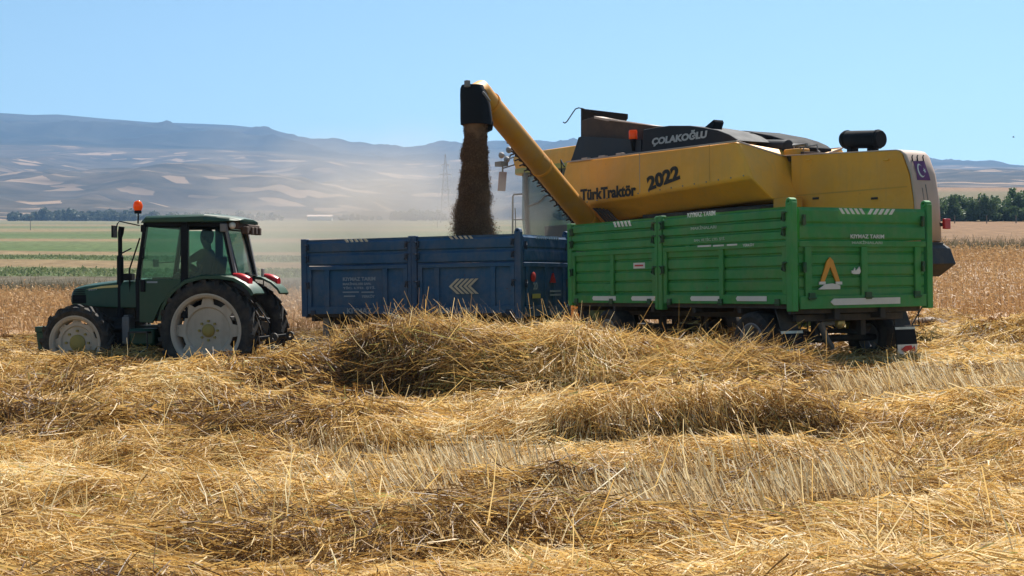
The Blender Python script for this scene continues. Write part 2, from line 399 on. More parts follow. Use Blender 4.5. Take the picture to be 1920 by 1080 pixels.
    mr = nt.nodes.new('ShaderNodeMapRange'); mr.inputs[1].default_value = .3; mr.inputs[2].default_value = .7; mr.inputs[3].default_value = .40; mr.inputs[4].default_value = .94; link(nt, n.outputs['Fac'], mr.inputs[0])
    mu = nt.nodes.new('ShaderNodeMix'); mu.data_type = 'RGBA'; mu.blend_type = 'MULTIPLY'; mu.inputs[0].default_value = 1
    link(nt, mx.outputs[2], mu.inputs[6]); link(nt, mr.outputs[0], mu.inputs[7])
    p = nt.nodes.new('ShaderNodeBsdfPrincipled'); p.inputs['Roughness'].default_value = .95; p.inputs['Specular IOR Level'].default_value = .05
    link(nt, mu.outputs[2], p.inputs['Base Color']); link(nt, p.outputs[0], out.inputs[0])
    return m
def hills_mat(name, dark, mid, pale, sc, thr, patchy=1.0):
    m, nt, out = new_mat(name)
    tc = nt.nodes.new('ShaderNodeTexCoord')
    mp = nt.nodes.new('ShaderNodeMapping'); mp.inputs['Scale'].default_value = (sc * .45, sc * 1.0, 0); mp.inputs['Rotation'].default_value = (0, 0, .12); link(nt, tc.outputs['Object'], mp.inputs[0])
    n = nt.nodes.new('ShaderNodeTexNoise'); n.inputs['Scale'].default_value = 1; n.inputs['Detail'].default_value = 8; n.inputs['Roughness'].default_value = .62; n.inputs['Distortion'].default_value = .5; link(nt, mp.outputs[0], n.inputs['Vector'])
    cr = nt.nodes.new('ShaderNodeValToRGB'); e = cr.color_ramp.elements
    e[0].position, e[0].color = .35, rgb(dark); e[1].position, e[1].color = .7, rgb(mid); link(nt, n.outputs['Fac'], cr.inputs['Fac'])
    vo = nt.nodes.new('ShaderNodeTexVoronoi'); vo.inputs['Scale'].default_value = 1.0; vo.inputs['Randomness'].default_value = 1
    mp2 = nt.nodes.new('ShaderNodeMapping'); mp2.inputs['Scale'].default_value = (sc * 1.1, sc * 2.6, 0); mp2.inputs['Rotation'].default_value = (0, 0, -.15); link(nt, tc.outputs['Object'], mp2.inputs[0])
    nd = nt.nodes.new('ShaderNodeTexNoise'); nd.inputs['Scale'].default_value = 2; nd.inputs['Detail'].default_value = 3; link(nt, mp2.outputs[0], nd.inputs['Vector'])
    va = nt.nodes.new('ShaderNodeMix'); va.data_type = 'RGBA'; va.inputs[0].default_value = .18; link(nt, mp2.outputs[0], va.inputs[6]); link(nt, nd.outputs['Color'], va.inputs[7])
    link(nt, va.outputs[2], vo.inputs['Vector'])
    sp = nt.nodes.new('ShaderNodeSeparateColor'); link(nt, vo.outputs['Color'], sp.inputs[0])
    n3 = nt.nodes.new('ShaderNodeTexNoise'); n3.inputs['Scale'].default_value = .45; n3.inputs['Detail'].default_value = 2; link(nt, mp.outputs[0], n3.inputs['Vector'])
    ad = nt.nodes.new('ShaderNodeMath'); ad.operation = 'MULTIPLY_ADD'; ad.inputs[1].default_value = .9; link(nt, n3.outputs['Fac'], ad.inputs[0]); link(nt, sp.outputs[0], ad.inputs[2])
    ms = nt.nodes.new('ShaderNodeMapRange'); ms.inputs[1].default_value = thr; ms.inputs[2].default_value = thr + .2; ms.inputs[4].default_value = patchy; link(nt, ad.outputs[0], ms.inputs[0])
    mx = nt.nodes.new('ShaderNodeMix'); mx.data_type = 'RGBA'; link(nt, ms.outputs[0], mx.inputs[0]); link(nt, cr.outputs[0], mx.inputs[6]); mx.inputs[7].default_value = rgb(pale)
    p = nt.nodes.new('ShaderNodeBsdfPrincipled'); p.inputs['Roughness'].default_value = 1; p.inputs['Specular IOR Level'].default_value = 0
    link(nt, mx.outputs[2], p.inputs['Base Color']); link(nt, p.outputs[0], out.inputs[0])
    return m
M['soil'] = soil_mat()
M['fields'] = fields_mat()
M['hills'] = hills_mat('hillside_fields', (.048, .046, .036), (.125, .10, .072), (.29, .205, .135), .019, 1.25)
M['mount'] = hills_mat('mountain_scrub', (.010, .016, .014), (.065, .062, .046), (.14, .115, .08), .0036, 1.42, .5)  # scrub tones, contrast widened to stand in for shade in the folds

def sheet(name, rows, mat, ncol=260, amax=.62):
    a = np.linspace(-amax, amax, ncol)
    Y = np.repeat(np.asarray(rows, float)[:, None], ncol, 1); X = a[None] * (Y + 60)
    Z = terr(X, Y)
    o = np_mesh(name, np.stack([X, Y, Z], -1).reshape(-1, 3), grid_faces(len(rows), ncol), [mat])
    return tag(o, kind='structure')
r0 = np.concatenate([np.linspace(-40, 2, 14), np.linspace(3, 72, 150)])
r1 = np.geomspace(72, 1600, 150)
r2 = np.linspace(1600, 3800, 130)
r3 = np.linspace(3800, 6300, 110)
sheet('ground', r0, M['soil']); sheet('valley_fields', r1, M['fields'], 300)
sheet('hills', r2, M['hills'], 420); sheet('mountains', r3, M['mount'], 420)

# ------------------------------------------------------------------ straw
YC = ([-9, -6, -4, -3, -1.5, 0, 1, 3, 5, 9], [21.0, 20.9, 20.6, 19.8, 18.6, 18.4, 18.3, 17.7, 16.9, 16.5])
HC = ([-10, -8, -6.6, -5, -4, -3.2, -2.8, -2.35, -1.8, -1.15, -.6, -.35, .2, .8, 1.3, 2.0, 2.8, 3.5, 4.2, 5, 7, 10],
      [.14, .17, .21, .20, .27, .36, .44, .58, .72, .86, .82, .72, .68, .70, .60, .50, .40, .22, .02, .02, .05, .10])
def ridge(x, y):
    yc = np.interp(x, *YC) + (fbm(x * .8, x * 0 + 2.2, 3) - .5) * .5; hc = np.interp(x, *HC)
    w = np.where(y < yc, 1.0 + .72 * np.clip(hc, 0, 1.2), 1.5)
    t = np.clip(np.abs(y - yc) / w, 0, 1)
    return hc * np.where(y < yc, (1 - t ** 2.3) ** .75, (1 - t * t) ** 1.3)
def windrow(x, y):
    hc = np.interp(x, [-3, -2, -1.2, -.4, .1, .6, 1.2, 2.0, 2.5, 2.9, 3.2], [0, .22, .30, .26, .32, .42, .44, .46, .44, .20, 0])
    yc = 12.45 + .22 * np.sin(x * 1.3) - .05 * x
    w = np.where(y < yc, .62, 1.9); t = np.clip(np.abs(y - yc) / w, 0, 1)
    return hc * np.where(y < yc, (1 - t ** 3.2), (1 - t * t) ** 1.2)
def stub(x, y):
    """where cut stalks still stand: 0..1"""
    a = np.exp(-(((x - 1.1 - .25 * (y - 10.6)) / 2.3) ** 2 + ((y - 9.85) / 1.65) ** 2) ** 1.6)
    b = np.exp(-(((x - 5.3) / 1.9) ** 2 + ((y - 15.0) / 1.5) ** 2) ** 2)
    c = np.exp(-(((x - .3) / 1.3) ** 2 + ((y - 15.7) / .7) ** 2) ** 2)
    d = np.exp(-(((x - 3.0) / 1.1) ** 2 + ((y - 14.6) / .9) ** 2) ** 2)
    e = np.exp(-(((x + .9) / 1.0) ** 2 + ((y - 11.2) / .8) ** 2) ** 2)
    return np.clip((a + b + c * .8 + d * .8 + e * .7) * (.35 + .9 * sstep(.36, .62, fbm(x * .9 + 2, y * 1.1 + 8, 3))), 0, 1)
def lumps(x, y):
    """low swaths with steep fronts and gentle backs, broken up by noise"""
    n = fbm(x * .6 + 4, y * 1.0 + 1, 4); out = (n - .42) * .22
    for k, (fy, ph, fx, am) in enumerate(((.36, .25, .30, .30), (.62, .6, .5, .20), (1.1, .1, .9, .11))):
        p = y * fy + ph + 1.5 * fbm(x * fx * .7 + 11 * k, y * .18 + 3 * k, 3); f = p - np.floor(p)
        saw = np.where(f < .22, sstep(0, .22, f), 1 - sstep(.22, 1.0, f))
        out = out + am * saw * sstep(.36, .66, fbm(x * fx + 5 * k, y * fx * 1.2 + 7, 3)) 
    return np.clip(out, 0, .6) * (1 - .9 * stub(x, y)) * (.45 + .55 * sstep(7.5, 11.5, y)) * (1 - .6 * sstep(13.6, 14.2, y) * (1 - sstep(16.6, 17.4, y))) * (1 - .85 * np.exp(-(((x - 4.8) / 2.6) ** 2 + ((y - 18.8) / 3.2) ** 2) ** 2)) + .03
def in_pile(x): return (x > -3.15) & (x < 3.9)
def straw_h(x, y): return np.maximum(np.maximum(ridge(x, y) + .35 * lumps(x, y), windrow(x, y) + .4 * lumps(x, y)), lumps(x, y))
def bed_z(x, y): return terr(x, y) + straw_h(x, y)

def strands(pos, dirs, length, width, bend, tone, seg=2, taper=.5):
    """ribbon stalks: returns vertices, quads, tones"""
    n = len(pos); t = np.linspace(0, 1, seg + 1)
    rv = RNG.normal(size=(n, 3)); side = np.cross(dirs, rv); side /= np.linalg.norm(side, axis=1, keepdims=True) + 1e-9
    c = pos[:, None] + dirs[:, None] * (length[:, None] * t[None])[..., None] + bend[:, None] * (t[None] ** 2 * length[:, None])[..., None]
    w = (width[:, None] * (1 - (1 - taper) * t[None]) * .5)[..., None] * side[:, None]
    co = np.stack([c - w, c + w], 2).reshape(-1, 3)
    k = 2 * (seg + 1); b = (np.arange(n) * k)[:, None]
    f = np.concatenate([b + np.array([[2 * s, 2 * s + 1, 2 * s + 3, 2 * s + 2]]) for s in range(seg)], 1).reshape(-1, 4)
    tn = np.repeat(tone, k)
    return co, f, tn
def join(parts):
    cs, fs, ts, ms = [], [], [], []; off = 0
    for c, f, t, mi in parts:
        cs.append(c); fs.append(f + off); ts.append(t); ms.append(np.full(len(f), mi)); off += len(c)
    return np.concatenate(cs), np.concatenate(fs), np.concatenate(ts), np.concatenate(ms)
def unit(v): return v / (np.linalg.norm(v, axis=1, keepdims=True) + 1e-9)
def sample(y0, y1, n, ext=.46):
    y = np.sqrt(RNG.random(n) * (y1 * y1 - y0 * y0) + y0 * y0); x = (RNG.random(n) * 2 - 1) * ext * (y + 1.0)
    return x, y
def lay(x, y, thick, lmin, lmax, w0, w1, el_sd=.19, zfun=bed_z, curl=.09):
    """loose stalks lying along the surface at random headings, some sticking out"""
    n = len(x); e = .12
    z = zfun(x, y); gx = (zfun(x + e, y) - zfun(x - e, y)) / (2 * e); gy = (zfun(x, y + e) - zfun(x, y - e)) / (2 * e)
    swirl = fbm(x * .35 + 8, y * .35, 3) * 2 * PI * 1.6
    az = np.where(RNG.random(n) < .85, swirl + RNG.normal(size=n) * .34, RNG.random(n) * 2 * PI)
    wx = x + .35 * (fbm(x * 1.7, y * 1.7, 2) - .5); wy = y + .35 * (fbm(x * 1.7 + 30, y * 1.7, 2) - .5)      # tufts that were dropped together
    ci = np.floor(wx * 2.7).astype(int); cj = np.floor(wy * 2.7).astype(int); ca = _T[(ci * 7 + cj * 13) & 255, (cj * 5 - ci * 3) & 255]; cb = _T[(ci * 11 - cj * 5) & 255, (cj * 17 + ci) & 255]
    az = np.where(RNG.random(n) < .32, ca * 2 * PI + RNG.normal(size=n) * .3, az)
    el = RNG.normal(size=n) * el_sd + .05 + .30 * (cb - .5)
    up = RNG.random(n) < .05; el = np.where(up, np.abs(RNG.normal(size=n)) * .6 + .2, el)
    d = np.stack([np.cos(az), np.sin(az), np.clip(gx, -1.4, 1.4) * np.cos(az) + np.clip(gy, -1.4, 1.4) * np.sin(az)], 1); d = unit(d)
    d[:, 2] += np.tan(np.clip(el, -1.2, 1.2)); d = unit(d)
    L = lmin + (lmax - lmin) * RNG.random(n) ** 1.6
    wd = w0 + (w1 - w0) * RNG.random(n) ** 1.4; leaf = RNG.random(n) < .07; wd = np.where(leaf, wd * 2.1, wd); L = np.where(leaf, L * .55, L)
    zz = z - .02 + thick * RNG.random(n) ** 1.3 + .12 * (cb - .45) * (cb > .45)
    pos = np.stack([x, y, zz], 1) - d * (L * .5)[:, None]
    bend = RNG.normal(size=(n, 3)) * curl; bend[:, 2] -= .06
    patch = fbm(x * .5 + 40, y * .7 + 3, 4)
    tone = np.clip((ca - .5) * .22 + RNG.beta(1.35, 1.5, n) * .80 + (patch - .5) * 1.15 + .0, .02, .93)
    tone = np.where(RNG.random(n) < .02, .96 + .04 * RNG.random(n), tone)
    return pos, d, L, wd, bend, tone
def stand(x, y, hmin, hmax, w0, w1, lean, lean_sd, zfun, tone0, tone1, curl=.1):
    n = len(x); d = np.stack([lean[0] + RNG.normal(size=n) * lean_sd, lean[1] + RNG.normal(size=n) * lean_sd, np.ones(n)], 1); d = unit(d)
    L = hmin + (hmax - hmin) * RNG.random(n); pos = np.stack([x, y, zfun(x, y) - .03], 1)
    return pos, d, L, w0 + (w1 - w0) * RNG.random(n), RNG.normal(size=(n, 3)) * curl, np.clip(tone0 + (tone1 - tone0) * RNG.random(n), 0, 1)

M['straw'] = strand_mat('golden_straw', [(0, (.10, .046, .016)), (.20, (.31, .168, .046)), (.44, (.60, .37, .110)), (.68, (.76, .53, .20)), (.93, (.88, .75, .46)), (.955, (.32, .30, .09)), (1, (.48, .44, .15))], .42, .50, .35)
M['stubble'] = strand_mat('pale_stubble', [(0, (.17, .10, .045)), (.4, (.46, .31, .14)), (.8, (.74, .59, .34)), (1, (.82, .72, .50))], .36, .5, .3)
M['wheat'] = strand_mat('ripe_wheat', [(0, (.20, .105, .04)), (.5, (.44, .26, .115)), (1, (.62, .43, .22))], .3, .6, .3)
M['weeds'] = strand_mat('dry_weeds', [(0, (.08, .065, .04)), (.5, (.16, .13, .075)), (1, (.27, .22, .13))], .3, .8, .1)

def bed_sheet(x0, x1, y0, y1, step, zf, keep=None):
    nx = int((x1 - x0) / step) + 1; ny = int((y1 - y0) / step) + 1
    X, Y = np.meshgrid(np.linspace(x0, x1, nx), np.linspace(y0, y1, ny)); Z = zf(X, Y) - .035
    f = grid_faces(ny, nx)
    if keep is not None:
        k = keep(X, Y).ravel(); f = f[k[f].all(1)]
    co = np.stack([X, Y, Z], -1).reshape(-1, 3)
    return co, f, np.clip(fbm(X * 6, Y * 6, 3).ravel() * .16, 0, 1), 0  # tone kept near the dark end, painting shade into gaps between stalks
def build_straw():
    # who owns a stalk: the tall heap, the second windrow, or the loose straw between
    def owner(x, y):
        heap = (ridge(x, y) > .14) & in_pile(x) & (ridge(x, y) > lumps(x, y) * .8)
        row = (windrow(x, y) > .10) & ~heap
        return np.where(heap, 1, np.where(row, 2, 0))
    groups = {0: [], 1: [], 2: []}
    for (y0, y1, n, th, l0, l1, w0, w1, sg) in ((4.4, 9, 170000, .17, .07, .36, .005, .0095, 3), (9, 12.5, 140000, .17, .08, .38, .0055, .0105, 2),
                                               (12.5, 17, 130000, .19, .10, .46, .008, .0145, 2), (17, 24, 140000, .18, .10, .46, .0095, .017, 2), (24, 31.5, 90000, .16, .12, .40, .008, .013, 1)):
        x, y = sample(y0, y1, n, .72 if y1 < 9.5 else .54)
        s = stub(x, y); k = RNG.random(n) > s * .62; x, y = x[k], y[k]
        out = lay(x, y, th, l0, l1, w0, w1)
        ow = owner(x, y)
        for g in groups:
            q = ow == g
            if q.any():
                c, f, t = strands(*[v[q] for v in out], seg=sg); groups[g].append((c, f, t, 0))
    # extra depth on the heap
    x = RNG.uniform(-3.2, 3.9, 45000); y = RNG.uniform(16.0, 20.6, 45000); q = owner(x, y) == 1; x, y = x[q], y[q]
    c, f, t = strands(*lay(x, y, .22, .25, .75, .006, .011, .3, curl=.22), seg=3); groups[1].append((c, f, t, 0))
    # long stalks poking out of the crests
    x = np.concatenate([RNG.uniform(-3, 3.8, 420), RNG.uniform(-9, 9, 500)]); y = np.interp(x, *YC) + RNG.normal(size=len(x)) * .5
    p = stand(x, y, .25, .62, .006, .011, (0, -.1), .75, lambda a, b: bed_z(a, b) - .05, .35, .93, .2); q = owner(x, y)
    for g in (0, 1):
        if (q == g).any():
            c, f, t = strands(*[v[q == g] for v in p], seg=3); groups[g].append((c, f, t, 0))
    x = RNG.uniform(-2.6, 3.4, 700); y = np.interp(x, *YC) - RNG.uniform(.5, 1.5, 700); q = owner(x, y) == 1; x, y = x[q], y[q]
    p = list(lay(x, y, .16, .35, .8, .008, .013, .22, curl=.12)); p[5] = .955 + .045 * RNG.random(len(x)); c, f, t = strands(*p, seg=3); groups[1].append((c, f, t, 0))
    x, y = sample(6.8, 16, 1100); p = stand(x, y, .25, .6, .006, .011, (0, 0), .8, lambda a, b: bed_z(a, b) - .03, .35, .93, .2)
    c, f, t = strands(*p, seg=3); groups[0].append((c, f, t, 0))
    x, y = sample(6.8, 10.5, 420); p = stand(x, y, .25, .55, .008, .013, (0, 0), 1.0, lambda a, b: bed_z(a, b) + .02, .6, .93, .2)
    c, f, t = strands(*p, seg=3); groups[0].append((c, f, t, 0))
    loose = lambda X, Y: terr(X, Y) + np.maximum(lumps(X, Y), np.where(in_pile(X), np.minimum(ridge(X, Y), .14), ridge(X, Y) + .35 * lumps(X, Y)))
    groups[0].append(bed_sheet(-14, 14, 3.6, 31.5, .08, loose))
    groups[1].append(bed_sheet(-3.3, 4.05, 15.2, 20.8, .06, bed_z, lambda X, Y: ridge(X, Y) > .12))
    groups[2].append(bed_sheet(-3.0, 3.4, 11.4, 14.8, .06, bed_z, lambda X, Y: windrow(X, Y) > .08))
    o = {}
    for g, nm in ((0, 'loose_straw'), (1, 'straw_heap'), (2, 'straw_windrow')):
        c, f, t, mi = join(groups[g]); o[g] = np_mesh(nm, c, f, [M['straw']], t, smooth=False)
    tag(o[0], 'loose golden straw strewn over the whole cut field', 'straw', kind='stuff')
    tag(o[1], 'tall heap of golden straw lying in front of the blue trailer', 'straw heap')
    tag(o[2], 'low second row of straw before the tall heap, its front edge in shade', 'straw windrow')
    # standing stubble
    parts = []
    x, y = sample(7.6, 18, 105000); s = stub(x, y); q = RNG.random(len(x)) < s * 1.0; x, y = x[q], y[q]
    tn = .35 + .55 * fbm(x * .9, y * .9, 3)
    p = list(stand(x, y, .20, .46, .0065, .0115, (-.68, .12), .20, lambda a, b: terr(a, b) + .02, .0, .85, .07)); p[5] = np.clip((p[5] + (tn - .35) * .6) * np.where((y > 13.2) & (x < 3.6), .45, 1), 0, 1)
    p[2] = p[2] * (.45 + .95 * fbm(x * 1.3 + 50, y * 1.3, 3)); wob = fbm(x * .6 + 20, y * .6, 3) - .5; p[1] = unit(p[1] + np.stack([wob * 1.1, wob * .5, 0 * wob], 1))
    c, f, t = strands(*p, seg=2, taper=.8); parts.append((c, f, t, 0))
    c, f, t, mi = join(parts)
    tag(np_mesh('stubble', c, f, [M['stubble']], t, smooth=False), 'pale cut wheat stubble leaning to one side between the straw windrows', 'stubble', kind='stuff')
build_straw()

def build_wheat():
    parts = []
    n = 150000
    y = np.sqrt(RNG.random(n) * (62 ** 2 - 27 ** 2) + 27 ** 2); x = (RNG.random(n) * 2 - 1) * .44 * y
    a = x / y
    # the cut lane that the machines stand on stays bare
    clear = (x > -11) & (x < 9.5) & (y < 31)
    q = ~clear & ((a < -.02) | (a > .2) | (RNG.random(n) < .45)); x, y = x[q], y[q]
    zf = lambda p, r: terr(p, r)
    pt = .5 * fbm(x * .25, y * .25, 3)
    p = list(stand(x, y, .5, .78, .010, .022, (-.12, 0), .2, zf, 0, .5, .22)); p[5] = np.clip(p[5] + pt, 0, 1)
    c, f, t = strands(*p, seg=2, taper=.9); parts.append((c, f, t, 0))
    # nodding ears
    top = p[0] + p[1] * p[2][:, None] + p[4] * p[2][:, None]; k = RNG.random(len(x)) < .7
    d = unit(RNG.normal(size=(k.sum(), 3)) * np.array([1, 1, .5]) + np.array([-.6, 0, .1])); m = k.sum()
    c, f, t = strands(top[k], d, np.full(m, .09), .02 + .016 * RNG.random(m), np.zeros((m, 3)), np.clip(p[5][k] + .15, 0, 1), seg=1, taper=.7); parts.append((c, f, t, 0))
    # dense under-layer of the crop
    for (x0, x1, y0, y1) in ((-30, 24, 31.0, 62), (9.6, 22, 27, 31), (-16, -11.1, 27, 31)):
        nx = int((x1 - x0) / .25); ny = int((y1 - y0) / .25)
        X, Y = np.meshgrid(np.linspace(x0, x1, nx), np.linspace(y0, y1, ny)); Z = terr(X, Y) + .34 + .2 * RNG.random(X.shape)
        parts.append((np.stack([X, Y, Z], -1).reshape(-1, 3), grid_faces(ny, nx), (.2 + .3 * RNG.random(X.size)), 0))
    c, f, t, mi = join(parts)
    tag(np_mesh('standing_wheat', c, f, [M['wheat']], t, smooth=False), 'uncut ripe wheat standing behind the machines', 'wheat', kind='stuff')
    # weedy strip past the crop
    n = 60000; y = RNG.uniform(63, 86, n); x = (RNG.random(n) * 2 - 1) * .42 * y
    p = list(stand(x, y, .2, .75, .014, .04, (0, 0), .55, zf, 0, .55, .25)); p[5] = np.clip(p[5] + .45 * fbm(x * .12, y * .2, 3), 0, 1)
    c, f, t = strands(*p, seg=1, taper=.5)
    tag(np_mesh('dry_weeds', c, f, [M['weeds']], t, smooth=False), 'grey brown strip of dry weeds along the far edge of the wheat', 'weeds', kind='stuff')
    # green row crop past the weeds
    n = 16000; y = np.concatenate([RNG.uniform(104, 124, n // 2), RNG.uniform(146, 172, n // 2)]); x = RNG.uniform(-.42, .02, n) * y
    p = stand(x, y, .1, .32, .08, .22, (0, 0), .9, zf, 0, 1, .2)
    c, f, t = strands(*p, seg=1, taper=.4)
    M['crop'] = strand_mat('green_crop', [(0, (.13, .17, .07)), (.7, (.20, .225, .105)), (1, (.31, .30, .17))], .3, .7, .2)
    tag(np_mesh('green_crop', c, f, [M['crop']], t, smooth=False), 'low green row crop in the strips across the valley', 'crop', kind='stuff')
build_wheat()

# ------------------------------------------------------------------ wheels
def tyre_wheel(parent, c, R, Rr, w, lugs, outer=1, rim_mat='rim', holes=8, hub_r=.12, hub_mat='hub', name='wheel', slot=.10, dish=.10):
    """tyre with bar lugs (wheel) > rim > nothing, hub; axle along y, outer = side that shows the dish"""
    c = V(c); h = w / 2; b = MB()
    prof = [(Rr, -h * .80), (Rr + .03, -h * .95), ((R + Rr) / 2, -h * 1.06), (R - .07, -h * .98), (R - .035, -h * .80), (R - .02, 0), (R - .035, h * .80), (R - .07, h * .98), ((R + Rr) / 2, h * 1.06), (Rr + .03, h * .95), (Rr, h * .80)]
    b.lathe(prof, c, 64)
    if lugs:
        for k in range(lugs):
            for s in (-1, 1):
                a0 = 2 * PI * (k + (.5 if s > 0 else 0)) / lugs; skew = .26; wd = .030 / R
                def P(r, y, a): return c + V((r * math.cos(a), y, r * math.sin(a)))
                y0, y1 = -s * h * .08, s * h * 1.0; r0, r1 = R - .05, R + .022
                a1 = a0 + skew
                b.hexa([P(r0, y0, a0 - wd), P(r0, y0, a0 + wd), P(r0 - .03, y1, a1 + wd * 1.3), P(r0 - .03, y1, a1 - wd * 1.3), P(r1, y0, a0 - wd * .8), P(r1, y0, a0 + wd * .8), P(r1 - .02, y1, a1 + wd), P(r1 - .02, y1, a1 - wd)])
    t = b.build(name, M['rubber'], parent, smooth=35)
    o = outer; b = MB()
    b.lathe([(Rr + .022, o * h * .93), (Rr + .022, o * h * .82), (Rr - .02, o * h * .70), (Rr - .035, -o * h * .7), (Rr - .055, -o * h * .7), (Rr - .055, o * h * .62), (Rr - .04, o * h * .80), (Rr, o * h * .95)], c, 64)
    # dished disc with slots round its edge
    n = 128; ri, ro, rn = hub_r, Rr - .045, Rr - .045 - slot; outs = []
    rings = []
    for (rr, yy, sl) in ((hub_r * .6, o * h * .18, 0), (hub_r * 1.9, o * h * .18, 0), (Rr * .62, o * h * .20, 0), (Rr * .66, o * h * .40, 0), (0, o * h * .42, 1)):
        ring = []
        for k in range(n):
            a = 2 * PI * k / n + PI / holes
            q = rr
            if sl:
                ph = (a * holes / (2 * PI)) % 1; q = rn if (holes and .27 < ph < .73) else ro
                if holes and (.22 < ph <= .27 or .73 <= ph < .78): q = (rn + ro) / 2
            ring.append(c + V((q * math.cos(a), yy, q * math.sin(a))))
        rings.append(ring)
    b.rings(rings, cap=False)
    b.rings([[p - V((0, o * .02, 0)) for p in r] for r in rings], cap=False)
    for k in range(holes):
        for s in (-.05, .05):
            a = 2 * PI * k / holes + s * 1.6 + PI / holes * 2
            p = c + V(((ro - .03) * math.cos(a), o * h * .44, (ro - .03) * math.sin(a)))
            b.lathe([(.013, 0), (.013, o * .015)], p, 6, close=False)
    b.build('rim', M[rim_mat], t, smooth=30)
    b = MB(); b.lathe([(hub_r, o * h * .17), (hub_r, o * h * .32), (hub_r * .75, o * h * .5), (hub_r * .4, o * h * .58), (.001, o * h * .58)], c, 24, close=False)
    for k in range(8):
        a = 2 * PI * k / 8; p = c + V((hub_r * 1.45 * math.cos(a), o * h * .18, hub_r * 1.45 * math.sin(a))); b.lathe([(.022, 0), (.022, o * .035)], p, 6, close=False)
    b.build('hub', M[hub_mat], t, smooth=30)
    return t

# ------------------------------------------------------------------ tractor
def build_tractor():
    th = math.radians(10); F = Frame((-4.93, 24.34, .0), PI - th, -.3)
    left_y = .86
    r = tag(F.root('tractor'), 'dark green cab tractor with dusty white wheel rims hitched to the blue trailer', 'tractor')
    s = lambda px, py, y=.86: F.p(px, py, 1, y)
    rc = s(389, 620, .80); fc = s(144, 643, .80)
    R1, R2 = rc.z, fc.z
    for sy in (1, -1):
        tyre_wheel(r, (rc.x, sy * .72, R1), R1, .60, .34, 22, sy, slot=.11, hub_r=.11, name='rear_wheel')
        tyre_wheel(r, (fc.x, sy * .74, R2), R2, .445, .30, 18, sy, slot=.055, hub_r=.14, name='front_wheel')
    # chassis, axles, gearbox
    b = MB()
    b.box(rc.x - .25, fc.x + .3, -.20, .20, .52, .92); b.box(rc.x - .3, rc.x + .45, -.3, .3, .55, 1.15)
    b.tube([(rc.x, -.62, R1), (rc.x, .62, R1)], .13, 12); b.tube([(fc.x, -.62, R2 + .02), (fc.x, .62, R2 + .02)], .085, 10)
    b.box(fc.x - .25, fc.x + .25, -.12, .12, R2 - .02, .8)
    b.build('chassis', M['dark'], r, .02)
    # bonnet: lofted cross-sections from nose to windscreen
    h0 = s(131, 541, .38); h1 = s(160, 531, .34); h2 = s(222, 523, .34); h3 = s(258, 521, .34); hb = s(140, 572, .38)
    def sec(x, zt, zb, w, ch=.13):
        return [V((x, w, zb)), V((x, w, zt - ch)), V((x, w * .93, zt - ch * .45)), V((x, w * .66, zt - .025)), V((x, 0, zt)), V((x, -w * .66, zt - .025)), V((x, -w * .93, zt - ch * .45)), V((x, -w, zt - ch)), V((x, -w, zb))]
    b = MB()
    b.rings([sec(h0.x, h0.z - .02, hb.z + .02, .33), sec(h0.x - .06, h0.z + .045, hb.z, .37), sec(h1.x, h1.z, hb.z - .02, .40), sec(h2.x, h2.z, hb.z - .05, .41), sec(h3.x - .05, h3.z, hb.z - .05, .42)])
    b.build('bonnet', M['tgreen'], r, .012, 50)
    b = MB()
    for sy in (1, -1):
        y = sy * .385
        b.box(h0.x - .31, h0.x - .055, min(y, y + sy * .022), max(y, y + sy * .022), hb.z + .03, h0.z - .11)
        for k in range(7):
            zz = hb.z + .05 + k * .035; b.box(h0.x - .29, h0.x - .08, min(y, y + sy * .034), max(y, y + sy * .034), zz, zz + .012)
    b.box(h0.x - .02, h0.x + .02, -.30, .30, hb.z + .05, h0.z - .12)
    b.build('grille', M['black'], r, .004)
    for sy in (1, -1):
        b = MB(); y0 = sy * .412
        a0, a1, a2 = s(161, 543, .42), s(190, 539, .42), s(221, 536.5, .42)
        pts = [V((a0.x, y0, a0.z)), V((a1.x, y0, a1.z - .012)), V((a2.x, y0 + sy * .008, a2.z - .02)), V((a2.x, y0 + sy * .008, a2.z + .022)), V((a1.x, y0, a1.z + .022))]
        b.extr(pts, (0, sy * .006, 0))
        b.build('side_stripe', M['stripe'], r)
    p0 = s(165.5, 545.5, .42); text_mb('model_number', '5625', M['faint'], r, (p0.x, .412, p0.z), .16, .038, (-1, 0, .12), (0, 0, 1), .02)
    # engine side below bonnet
    b = MB(); b.box(h2.x - .25, h1.x, -.24, .24, .80, hb.z); b.tube([(h2.x, .2, 1.0), (h2.x - .1, .33, .9), (h2.x - .3, .33, .8)], .05, 8)
    b.tube([(h2.x + .2, .25, 1.02), (h2.x - .35, .27, 1.0)], .045, 8); b.tube([(h2.x + .3, .26, .88), (h2.x - .2, .3, .86)], .06, 10)
    b.box(h2.x - .12, h2.x + .10, .24, .31, .83, 1.0)
    b.build('engine', M['dark'], r, .01)
    # front weights and bracket
    wx = s(76, 607, .15)
    b = MB(); b.box(fc.x + .5, wx.x, -.36, .36, .80, .90); b.build('weight_bracket', M['tgreen'], r, .015)
    b = MB()
    for k in range(8):
        y = -.36 + k * .09; b.extr([V((wx.x - .36, y, .80)), V((wx.x - .02, y, .80)), V((wx.x - .06, y, .48)), V((wx.x - .36, y, .42))], (0, .08, 0))
    b.build('front_weights', M['tgreen'], r, .012)
    # cab
    yw = .80
    fl = s(262, 414, yw); A0 = s(270, 425, yw); A1 = s(254, 522, yw); A2 = s(259, 604, yw); B0 = s(345, 425, yw); B1 = s(345, 520, yw); B2 = s(345, 545, yw)
    yr = .47; C0 = s(417, 428, yr); C1 = s(439, 516, yr); zt = A0.z + .05
    zr = s(300, 417, yw).z
    b = MB()
